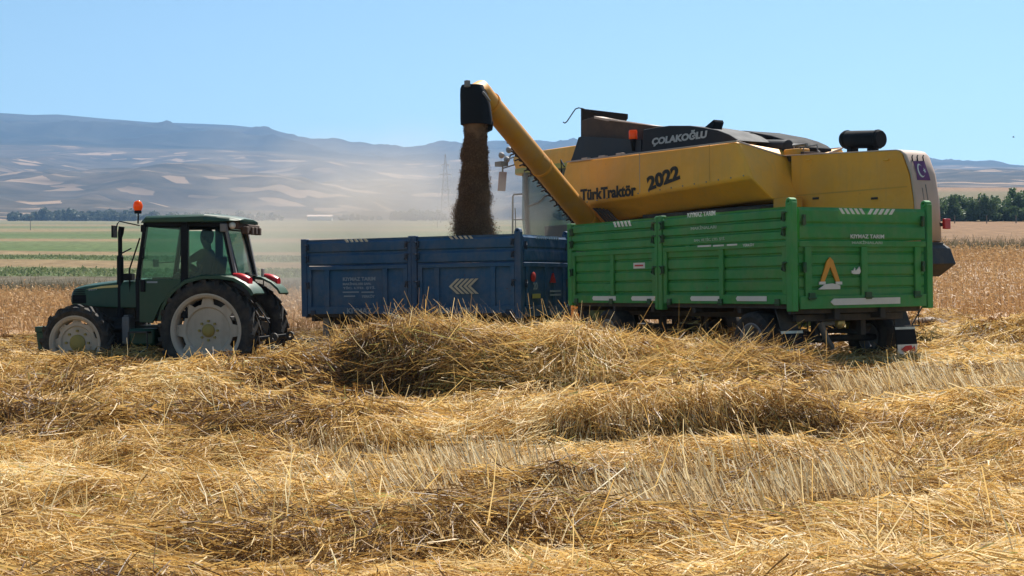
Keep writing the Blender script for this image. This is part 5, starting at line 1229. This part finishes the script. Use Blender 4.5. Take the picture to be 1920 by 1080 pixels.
    A0, A1 = s(986, 330, yc), s(1010, 450, yc); Rf, Rb = s(966, 290, yc), s(1077, 274, yc); xr_ = T0.x + .12; zf = s(975, 324, yc).z; zroof = s(1030, 280, yc).z
    b = MB()
    def plan(x0, x1, w, z, bulge): return [V((x0, w, z)), V((x1 - bulge, w, z)), V((x1 - bulge * .35, w * .72, z)), V((x1, w * .3, z)), V((x1, -w * .3, z)), V((x1 - bulge * .35, -w * .72, z)), V((x1 - bulge, -w, z)), V((x0, -w, z))]
    xf = A0.x + .75
    b.rings([plan(xr_, xf + .1, yc + .02, zf + .02, .5), plan(xr_, xf + .18, yc + .06, zroof - .12, .5), plan(xr_, xf + .12, yc + .03, zroof, .5)]); roof = b.build('cab_roof', M['yellow'], r, .03, 40)
    b = MB(); b.rings([plan(xr_, xf + .13, yc + .045, zf + .10, .5), plan(xr_, xf + .13, yc + .045, zf - .02, .5)]); b.build('roof_fascia', M['lime'], roof, .01)
    zb2 = 1.75
    b = MB(); b.rings([plan(xr_, xf - .05, yc - .01, zf, .55), plan(xr_, xf - .05, yc - .01, (zf + zb2) / 2, .50), plan(xr_, xf - .25, yc - .05, zb2, .45)], cap=False); b.build('cab_glass', M['glass_c'], r, smooth=30)
    b = MB(); b.tube([V((A0.x - .0, yc, zf)), V((A0.x - .03, yc + .01, (zf + zb2) / 2)), V((A0.x - .12, yc - .02, zb2))], .055, 8); b.tube([V((A0.x, -yc, zf)), V((A0.x - .12, -yc, zb2))], .055, 8)
    b.tube([V((xr_ + .1, yc, zf)), V((xr_ + .1, yc, zb2))], .05, 8); b.tube([V((xr_ + .1, -yc, zf)), V((xr_ + .1, -yc, zb2))], .05, 8); b.build('cab_pillar', M['greycab'], r)
    b = MB(); b.rings([plan(xr_, xf - .2, yc, zb2 + .02, .45), plan(xr_, xf - .3, yc - .05, zb2 - .55, .45)]); b.box(xr_ - .02, A0.x - .72, yc - .03, yc + .02, zb2, zb2 + .85); b.build('cab_base', M['greycab'], r, .02)
    b = MB(); dz = s(1010, 385, yc).z; b.tube([V((A0.x - .10, yc + .02, dz)), V((A0.x - .55, yc + .03, dz + .06)), V((A0.x - .8, yc + .02, dz + .2))], .025, 6); b.build('door_bar', M['greycab'], r)
    b = MB(); b.box(A0.x - .95, A0.x - .45, -.25, .25, zb2, zb2 + .35); b.box(A0.x - 1.0, A0.x - .85, -.25, .25, zb2 + .3, zb2 + .95); b.tube([(A0.x + .1, 0, zb2), (A0.x - .05, 0, zb2 + .55)], .05, 8); b.build('cab_seat', M['black'], r, .03)
    # mirror, work lights, rails on the cab's front corner
    ym = 1.25; m0, m1 = s(941, 322, ym), s(939, 358, ym); mt = s(958, 296, yc)
    b = MB(); b.extr([V((m0.x - .02, ym - .14, m0.z)), V((m0.x - .02, ym + .07, m0.z)), V((m1.x, ym + .07, m1.z)), V((m1.x, ym - .14, m1.z))], (.05, 0, 0)); b.build('mirror', M['mirrorback'], r, .015)
    b = MB(); t0 = V((m0.x + .01, ym - .03, m0.z)); b.tube([t0, t0 + V((0, 0, .12)), V((mt.x, yc + .02, mt.z + .05))], .022, 6); b.tube([t0 + V((0, 0, .08)), V((mt.x - .1, yc, mt.z - .18)), V((mt.x - .25, yc, mt.z - .15))], .018, 6); q = s(937, 307, ym); b.box(q.x - .12, q.x + .14, ym - .16, ym + .05, q.z - .06, q.z + .05); b.build('mirror_arm', M['black'], r, .008)
    for (u, v) in ((955, 281), (941, 291), (951, 299)):
        q = s(u, v, 1.0); b = MB(); b.lathe([(.03, -.07), (.075, .0), (.08, .03), (.001, .035)], q, 12, 'x', False); b.tube([q, V((q.x - .2, .9, zroof - .06))], .015, 5); b.build('work_light', M['greymetal'], r)
    yr = 1.35; r0, r1, r2, r3 = s(961, 440, yr), s(961.5, 368, yr), s(983, 366, yr), s(990, 445, yr)
    b = MB(); b.tube([r0, r1, r1 + V((-.05, 0, .04)), r2 + V((.05, 0, .03)), r2, r3], .022, 6); q = s(964, 412, yr); w_ = s(987, 412, yr); b.tube([q, w_], .016, 6); b.tube([s(967, 440, yr), s(966, 390, yr)], .014, 6); b.build('platform_rail', M['greycab'], r)
    b = MB(); b.box(xr_, A0.x, yc, yr + .05, zb2 - .62, zb2 - .56); b.build('platform', M['greycab'], r, .01)
    # header barely seen in front
    b = MB(); b.box(xf + .9, xf + 1.5, -2.4, 2.4, .35, 1.1); b.box(xf - .4, xf + 1.0, -.6, .6, .8, 1.4); b.build('header', M['yellow2'], r, .03)
    # unloading auger: swung out over the blue trailer
    Ri = F.R.transposed()
    def loc(w): return Ri @ (V(w) - F.o)
    P0 = loc(W3(1101, 415, 30.2)); P1 = loc(W3(902, 176, 26.6)); ax = (P1 - P0).normalized(); rad = .215
    b = MB(); b.tube([P0 - ax * .3, P0, P0.lerp(P1, .5), P1], [rad * 1.06, rad * 1.06, rad * 1.03, rad], 28); tip = loc(W3(893, 163, 26.5)); dn = loc(W3(893, 230, 26.5)) - tip; dn.normalize()
    b.tube([P1 - ax * .05, P1 + ax * .08, P1 + ax * .15 + dn * .05, P1 + ax * .17 + dn * .2], [rad * 1.02, rad * 1.04, rad * 1.04, rad * 1.0], 28)
    au = b.build('unloading_auger', M['orange'], r, smooth=50)
    for f_ in (.02, .46, .93): b = MB(); q = P0.lerp(P1, f_); b.tube([q - ax * .03, q + ax * .03], rad * 1.10, 28); b.build('auger_flange', M['yellow2'], au, smooth=40)
    for f_ in (.12, .2, .6, .7, .86): b = MB(); q = P0.lerp(P1, f_); b.ball(q + (V((0, 1, 0)) - ax * ax.y).normalized() * rad * 1.0, .022, 6, 4); b.build('bolt', M['dark'], au)
    # hydraulic lines and clamps below the tube
    sd = (V((1, 0, -.6)) - ax * ax.dot(V((1, 0, -.6)))).normalized()
    b = MB(); pts = [P0.lerp(P1, f_) + sd * (rad * 1.12 + .05 * (k % 2)) for k, f_ in enumerate(np.linspace(.03, .62, 34))]; b.tube(pts, .02, 6)
    for f_ in np.linspace(.06, .6, 14): q = P0.lerp(P1, f_) + sd * rad * 1.02; b.tube([q, q + sd * .15], .018, 5)
    b.tube([P0.lerp(P1, .02) + sd * rad * 1.3, P0.lerp(P1, .64) + sd * rad * 1.15], .016, 6)
    b.build('hydraulic_line', M['rust'], au)
    sd2 = -sd; b = MB(); b.tube([P0.lerp(P1, .0) + sd2 * rad * .98 + V((0, .08, 0)), P0.lerp(P1, .62) + sd2 * rad * .98 + V((0, .08, 0))], .022, 6); b.build('auger_lit_edge', M['cream'], au)  # cream tube stands in for the bright sunlit edge of the auger
    # rubber discharge spout
    S = [(164, 866, 908), (150, 873, 905), (168, 864, 912), (195, 864, 919), (228, 863.5, 923), (233, 864, 923)]
    b = MB(); rings = []
    tops = [(160, 886, 20.5), (166, 886.5, 23.5), (180, 889, 26.5), (197, 891.5, 28.5), (222, 893, 30), (234, 893.5, 30)]
    for (v, uc, hwid) in tops:
        cpt = loc(W3(uc, v, 26.4)); rr = hwid / FL * 26.4; rings.append([cpt + Ri @ V((rr * math.cos(2 * PI * k / 20), .88 * rr * math.sin(2 * PI * k / 20), .0)) for k in range(20)])
    q = loc(W3(894, 234, 26.4)); rings.append([q + Ri @ V((.25 * math.cos(2 * PI * k / 20), .23 * math.sin(2 * PI * k / 20), -.0)) for k in range(20)]); rings.append([q + Ri @ V((.24 * math.cos(2 * PI * k / 20), .22 * math.sin(2 * PI * k / 20), .2)) for k in range(20)])
    b.rings(rings); b.build('discharge_spout', M['black'], au, smooth=50)
    b = MB(); q = loc(W3(913, 243, 26.4)); b.extr([q + Ri @ V((-.16, .0, .13)), q + Ri @ V((.12, .0, .16)), q + Ri @ V((.10, 0, .02)), q + Ri @ V((-.04, 0, -.05)), q + Ri @ V((-.14, 0, -.02))], Ri @ V((0, .3, 0))); b.build('spout_flap', M['black'], au, .01)
    b = MB(); q = loc(W3(877, 157, 26.1)); b.box(q.x - .05, q.x + .05, q.y - .03, q.y + .05, q.z - .06, q.z + .06); q0, q1 = loc(W3(905, 172, 26.15)), loc(W3(919, 190, 26.2)); b.tube([q0, q1], .025, 6); b.build('spout_clamp', M['greymetal'], au, .01)
    # cables at the auger's foot
    b = MB()
    for k in range(5):
        q = V((C0.x - .2 - .12 * k, yt - .15, C0.z - .05 - .02 * k)); b.tube([q, q + V((-.25, .08, -.10)), q + V((-.55, .02, -.38)), q + V((-.6, -.1, -.7))], .022, 6)
    b.build('hydraulic_hose', M['rust'], r)
    b = MB(); b.tube([s(1058, 312, yt), s(1052, 300, yt - .1), s(1053, 325, yt - .1), s(1056, 345, yt)], .02, 6); b.build('hydraulic_hose', M['black'], r)
    return r
build_combine()

# ------------------------------------------------------------------ falling grain and dust
def build_grain_stream():
    top, bot = W3(889, 232, 26.4), W3(890, 452, 26.4); H = top.z - bot.z
    n = 230000; t = RNG.random(n) ** .8; ang = RNG.random(n) * 2 * PI
    rad = np.interp(t, [0, .2, .5, .75, 1], [.215, .225, .25, .27, .32]) + .16 * (fbm(t * 8, ang * .9 + 3, 4) - .5)
    rr = rad * np.sqrt(RNG.random(n)) * (1 + np.abs(RNG.normal(size=n)) * (.05 + .24 * t ** 1.5))
    cx = .02 * np.sin(t * 7) + .05 * (fbm(t * 5, t * 0 + .7, 3) - .5)
    pos = np.stack([top.x + cx + rr * np.cos(ang), top.y + rr * .9 * np.sin(ang), top.z - H * t], 1)
    d = unit(np.stack([RNG.normal(size=n) * .25, RNG.normal(size=n) * .25, -np.ones(n)], 1))
    c, f, tn = strands(pos, d, .009 + .010 * RNG.random(n), .007 + .006 * RNG.random(n), np.zeros((n, 3)), np.clip(RNG.beta(2, 3, n) + .25 * (fbm(t * 14, ang * 2, 3) - .5), 0, 1), seg=1, taper=.8)
    # dense middle of the fall, lumpy
    m, k = 60, 24; tt = np.repeat(np.linspace(0, 1, m)[:, None], k, 1); aa = np.repeat((np.arange(k) * 2 * PI / k)[None], m, 0)
    r_ = np.interp(tt, [0, .35, .7, 1], [.205, .18, .13, .10]) + .06 * (fbm(tt * 16, np.cos(aa) * 2 + 5, 4) - .5)
    cc = .02 * np.sin(tt * 7) + .05 * (fbm(tt * 5, tt * 0 + .7, 3) - .5)
    core = np.stack([top.x + cc + r_ * np.cos(aa), top.y + r_ * .9 * np.sin(aa), top.z - H * tt], -1).reshape(-1, 3)
    i = np.arange(m - 1)[:, None] * k; j = np.arange(k)[None]; cf = np.stack([i + j, i + (j + 1) % k, i + k + (j + 1) % k, i + k + j], -1).reshape(-1, 4)
    # stray kernels
    c, f, t2, mi = join([(c, f, tn, 0), (core, cf, np.full(len(core), .30) + .25 * RNG.random(len(core)), 0)])
    tag(np_mesh('grain_stream', c, f, [M['grain']], t2, smooth=False), 'brown stream of grain pouring from the auger spout into the blue trailer', 'grain', kind='stuff')
build_grain_stream()

def dust_mat(name, col, dens, sc, pw=1.3, lo=.38):
    m, nt, out = new_mat(name)
    tc = nt.nodes.new('ShaderNodeTexCoord')
    ln = nt.nodes.new('ShaderNodeVectorMath'); ln.operation = 'LENGTH'; link(nt, tc.outputs['Object'], ln.inputs[0])
    fo = nt.nodes.new('ShaderNodeMapRange'); fo.interpolation_type = 'SMOOTHSTEP'; fo.inputs[1].default_value = 1; fo.inputs[2].default_value = .1; link(nt, ln.outputs['Value'], fo.inputs[0])
    n = nt.nodes.new('ShaderNodeTexNoise'); n.inputs['Scale'].default_value = sc; n.inputs['Detail'].default_value = 4; n.inputs['Roughness'].default_value = .55; link(nt, tc.outputs['Object'], n.inputs['Vector'])
    r = nt.nodes.new('ShaderNodeMapRange'); r.inputs[1].default_value = lo; r.inputs[2].default_value = .72; link(nt, n.outputs['Fac'], r.inputs[0])
    mu = nt.nodes.new('ShaderNodeMath'); mu.operation = 'MULTIPLY'; link(nt, fo.outputs[0], mu.inputs[0]); link(nt, r.outputs[0], mu.inputs[1])
    m2 = nt.nodes.new('ShaderNodeMath'); m2.operation = 'MULTIPLY'; m2.inputs[1].default_value = dens; link(nt, mu.outputs[0], m2.inputs[0])
    v = nt.nodes.new('ShaderNodeVolumePrincipled'); v.inputs['Color'].default_value = rgb(col); v.inputs['Anisotropy'].default_value = .3
    link(nt, m2.outputs[0], v.inputs['Density']); link(nt, v.outputs[0], out.inputs['Volume'])
    return m
def dust(c, r, mat, label):
    b = MB(); b.ball((0, 0, 0), 1.0, 20, 12); o = b.build('dust', mat, None); o.location = c; o.scale = r
    tag(o, label, 'dust', kind='stuff'); return o
dust((-3.7, 32.4, 3.0), (5.6, 3.2, 2.9), dust_mat('dust_cloud_air', (.82, .76, .70), .75, 1.6), 'pale dust cloud drifting behind the blue trailer')
dust((.55, 30.4, 2.3), (1.4, 1.0, 1.7), dust_mat('dust_plume_air', (.86, .78, .68), .4, 1.8, lo=.3), 'thick pale dust rising beside the harvester cab behind the auger')
dust((-.72, 26.4, 2.7), (.75, .6, 1.25), dust_mat('grain_dust_air', (.80, .67, .54), .9, 2.4, lo=.32), 'brownish dust puffing round the lower end of the falling grain')

# ------------------------------------------------------------------ trees, pylon, poles, shed, bird
def leaf_mat(name, a, b_):
    m = strand_mat(name, [(0, a), (1, b_)], .3, .6, .25); return m
M['leaf_far'] = leaf_mat('far_tree_foliage', (.065, .083, .048), (.135, .148, .085))
M['leaf_orchard'] = leaf_mat('orchard_foliage', (.04, .075, .024), (.14, .20, .07))
def crown_mesh(name, n, rx, rz, size, mat, seed, h0):
    g = np.random.default_rng(seed); blobs = g.normal(size=(9, 3)) * np.array([.45, .45, .38]); br = .35 + .3 * g.random(9)
    i = g.integers(0, 9, n); p = blobs[i] + unit(g.normal(size=(n, 3))) * (br[i] * g.random(n) ** .33)[:, None]
    p = p * np.array([rx, rx, rz]); p[:, 2] += h0
    a = unit(g.normal(size=(n, 3))); b_ = unit(np.cross(a, g.normal(size=(n, 3)))); s = (size * (.6 + .8 * g.random(n)))[:, None]
    co = np.stack([p - a * s - b_ * s * .5, p + a * s - b_ * s * .4, p + a * s * .7 + b_ * s * .5, p - a * s * .8 + b_ * s * .6], 1).reshape(-1, 3)
    return co, np.arange(4 * n).reshape(-1, 4), np.repeat(np.clip(.25 + .5 * g.random(n) + .3 * (br[i] - .5), 0, 1), 4)
def tree_proto(name, n, rx, rz, size, mat, seed, h0, label, group):
    r = tag(empty(name), label, 'tree', group)
    c, f, t = crown_mesh('crown', n, rx, rz, size, mat, seed, h0); np_mesh('crown', c, f, [mat], t, parent=r, smooth=False)
    b = MB(); b.tube([(0, 0, -.3), (.03 * rx, 0, h0 * .5), (0, .03 * rx, h0 + rz * .3)], [.07 * rx, .05 * rx, .02 * rx], 7)
    for k in range(5):
        a = k * 1.3 + seed; b.tube([(0, 0, h0 * (.45 + .1 * k)), (.3 * rx * math.cos(a), .3 * rx * math.sin(a), h0 * (.6 + .1 * k) + .2 * rz), (.55 * rx * math.cos(a), .55 * rx * math.sin(a), h0 * (.7 + .1 * k) + .45 * rz)], [.03 * rx, .02 * rx, .008 * rx], 5)
    b.build('trunk', M['bark'], r); return r
def plant(proto, pts, first=True):
    for i, (x, y, sc) in enumerate(pts):
        o = proto if (first and i == 0) else copy_tree(proto)
        o.location = (x, y, float(terr(x, y)) - .1); o.scale = (sc, sc, sc * random.uniform(.85, 1.15)); o.rotation_euler = (0, 0, random.uniform(0, 6.28))
lab = 'dark leafy young tree in the plantation row beyond the tan field'; grp = 'trees in the plantation row'
ptsA, ptsB, ptsC = [], [], []
for i in range(76):
    a = .262 + .0026 * i + random.uniform(-.0012, .0012)
    for row in range(2):
        y = 252 + row * 11 + random.uniform(-3, 3); (ptsA, ptsB, ptsC)[(i + row) % 3].append((a * y, y, random.uniform(.8, 1.15) * (1 + .12 * row)))
plant(tree_proto('young_tree', 1100, 1.45, 1.6, .20, M['leaf_orchard'], 3, 1.7, lab, grp), ptsA)
plant(tree_proto('young_tree', 1100, 1.25, 1.9, .20, M['leaf_orchard'], 4, 1.9, lab, grp), ptsB)
plant(tree_proto('young_tree', 1100, 1.6, 1.5, .21, M['leaf_orchard'], 5, 1.6, lab, grp), ptsC)
lab = 'grey green tree in the line along the far edge of the valley fields'; grp = 'trees in the far tree line'
sets = ([], [], [])
def far_run(u0, u1, n, hmin, hmax, y0):
    for k in range(n):
        u = u0 + (u1 - u0) * (k + random.uniform(-.4, .4)) / n; y = y0 + random.uniform(-40, 40); sets[random.randrange(3)].append(((u - 960) / FL * y, y, random.uniform(hmin, hmax)))
far_run(18, 70, 16, .7, 1.2, 1480); far_run(70, 255, 58, .8, 1.45, 1500); far_run(255, 420, 26, .7, 1.2, 1540); far_run(430, 520, 10, .7, 1.3, 1540); far_run(640, 720, 8, .6, 1.0, 1560); far_run(740, 835, 16, .8, 1.4, 1540); far_run(1040, 1250, 14, .7, 1.2, 1560)
for k in range(3): plant(tree_proto('valley_tree', 260, 4.2, 3.6, 1.05, M['leaf_far'], 20 + k, 4.2, lab, grp), sets[k])

def build_pylon():
    y = 1150; b0 = W3(835, 404, y); base = V((b0.x, y, float(terr(b0.x, y)))); Ht = W3(835, 289, y).z - base.z
    r = tag(empty('power_pylon', base), 'grey lattice power pylon rising from the valley floor left of the falling grain', 'pylon')
    b = MB(); w0, w1 = 4.0, 1.5; t = .20
    def leg(sx, sy, f): w = w0 + (w1 - w0) * min(f / .72, 1); w = w if f < .72 else w1 * (1 - (f - .72) / .28 * .9); return V((sx * w, sy * w, Ht * f))
    fs = np.linspace(0, 1, 13)
    for sx in (1, -1):
        for sy in (1, -1): b.tube([leg(sx, sy, f) for f in fs], t, 4)
    for f0, f1 in zip(fs[:-1], fs[1:]):
        for q in ((1, 1), (-1, -1)):
            b.tube([leg(1, q[0], f0), leg(-1, q[0], f1)], t * .5, 3); b.tube([leg(-1, q[0], f0), leg(1, q[0], f1)], t * .5, 3)
            b.tube([leg(q[0], 1, f0), leg(q[0], -1, f1)], t * .5, 3); b.tube([leg(q[0], -1, f0), leg(q[0], 1, f1)], t * .5, 3)
    b.build('lattice_mast', M['greymetal'], r)
    for zf, L in ((.84, 3.6), (.70, 5.2), (.48, 4.0)):
        b = MB(); z = Ht * zf; b.tube([(-L, 0, z), (0, 0, z + 1.0), (L, 0, z)], t * .8, 4); b.tube([(-L, 0, z), (L, 0, z)], t * .8, 4); arm = b.build('cross_arm', M['greymetal'], r)
        b = MB()
        for sx in (1, -1): b.tube([(sx * L, 0, z), (sx * L, 0, z - 2.6)], .26, 5)
        b.build('insulator', M['white'], arm)
build_pylon()
def pole(px, py0, py1, y):
    x = (px - 960) / FL * y; z0 = float(terr(x, y)); b = MB(); h = W3(px, py0, y).z - z0
    b.tube([(0, 0, -.2), (0, 0, h)], [.13, .09], 6); b.tube([(-.8, 0, h - .5), (.8, 0, h - .5)], .07, 5)
    o = b.build('utility_pole', M['greymetal'], None); o.location = (x, y, z0); return o
tag(pole(820, 386, 418, 640), 'thin utility pole below the lattice pylon in the hazy valley', 'utility pole')
tag(pole(57, 405, 436, 520), 'thin utility pole in the green fields at the far left, before the tree line', 'utility pole')
def shed():
    y = 1500; p = W3(600, 404, y); z = float(terr(p.x, y)); r = tag(empty('farm_shed', (p.x, y, z)), 'long low whitish farm shed far across the valley behind the dust', 'shed')
    b = MB(); b.box(-13, 13, -5, 5, -1, 4.0); b.build('wall', M['white'], r)
    b = MB(); b.rings([[V((-13.5, -5.6, 4.0)), V((-13.5, 0, 6)), V((-13.5, 5.6, 4.0))], [V((13.5, -5.6, 4.0)), V((13.5, 0, 6)), V((13.5, 5.6, 4.0))]]); b.build('roof', M['cream'], r)
shed()
def bird():
    p = W3(1900, 257.5, 90); b = MB(); b.tube([(-.16, 0, 0), (-.05, 0, .02), (.08, 0, .02), (.2, 0, 0)], [.01, .05, .05, .008], 8)
    for sy in (1, -1): b.extr([V((.06, 0, .03)), V((-.08, 0, .03)), V((-.12, sy * .3, .12)), V((-.02, sy * .34, .13))], (0, 0, .008))
    o = b.build('bird', M['black'], None); o.location = p; o.scale = (.45, .45, .45); tag(o, 'tiny dark bird flying alone in the clear sky', 'bird')
bird()
M['post'] = paint('weathered_post', (.16, .13, .10), .8, .3)
for i, (u, y) in enumerate(((1790, 225), (1850, 228), (1905, 231))):
    x = (u - 960) / FL * y; b = MB(); b.tube([(0, 0, -.2), (0, 0, 1.2)], [.09, .08], 6); b.ball((0, 0, 1.2), .085, 6, 4); o = b.build('fence_post', M['post'], None); o.location = (x, y, float(terr(x, y))); tag(o, 'thin weathered post along the foot of the plantation row', 'post', 'posts along the plantation row')

# ------------------------------------------------------------------ air, light, camera
def haze():
    m, nt, out = new_mat('valley_haze'); v = nt.nodes.new('ShaderNodeVolumePrincipled')
    v.inputs['Color'].default_value = (.33, .57, .95, 1); v.inputs['Density'].default_value = HAZE; v.inputs['Anisotropy'].default_value = .35
    link(nt, v.outputs[0], out.inputs['Volume'])
    b = MB(); b.box(-4600, 4600, -80, 6700, -2.0, 760); o = b.build('haze', m, None, smooth=0)
    tag(o, 'pale blue haze over the valley and the far hills', 'haze', kind='stuff')
HAZE = .000125
haze()
SUN_AZ, SUN_EL = math.radians(24), math.radians(53)
sv = V((math.sin(SUN_AZ) * math.cos(SUN_EL), math.cos(SUN_AZ) * math.cos(SUN_EL), math.sin(SUN_EL)))
sl = bpy.data.lights.new('sun', 'SUN'); sl.energy = 5.0; sl.angle = math.radians(.5); sl.color = (1, .94, .85)
so = bpy.data.objects.new('sun', sl); COL.objects.link(so); so.rotation_euler = sv.to_track_quat('Z', 'Y').to_euler(); so.location = (20, 40, 60)
w = bpy.data.worlds.new('World'); SC.world = w; w.use_nodes = True
nt = w.node_tree; bg = nt.nodes['Background']; sk = nt.nodes.new('ShaderNodeTexSky'); sk.sky_type = 'NISHITA'; sk.sun_disc = False
sk.sun_elevation = SUN_EL; sk.sun_rotation = SUN_AZ; sk.altitude = 900; sk.air_density = 1.0; sk.dust_density = .7; sk.ozone_density = .5
tint = nt.nodes.new('ShaderNodeMix'); tint.data_type = 'RGBA'; tint.blend_type = 'MULTIPLY'; tint.inputs[0].default_value = 1; tint.inputs[7].default_value = (.80, .985, .975, 1)
nt.links.new(sk.outputs[0], tint.inputs[6]); nt.links.new(tint.outputs[2], bg.inputs[0]); bg.inputs[1].default_value = .060
cd = bpy.data.cameras.new('camera'); cd.sensor_width = 36; cd.lens = 36 * FL / 1920; cd.clip_start = .1; cd.clip_end = 20000
co = bpy.data.objects.new('camera', cd); COL.objects.link(co); co.location = (0, 0, CAMZ); co.rotation_euler = (PI / 2 - math.atan((540 - HOR) / FL), 0, 0)
SC.camera = co
SC.view_settings.view_transform = 'Standard'; SC.view_settings.look = 'None'; SC.view_settings.exposure = 1.0; SC.view_settings.gamma = 1
SC.render.engine = 'CYCLES'
cy = SC.cycles; cy.use_denoising = True; cy.max_bounces = 8; cy.diffuse_bounces = 3; cy.glossy_bounces = 3; cy.transmission_bounces = 4; cy.transparent_max_bounces = 12; cy.volume_bounces = 0
cy.sample_clamp_indirect = 6; cy.volume_max_steps = 96; cy.caustics_reflective = False; cy.caustics_refractive = False
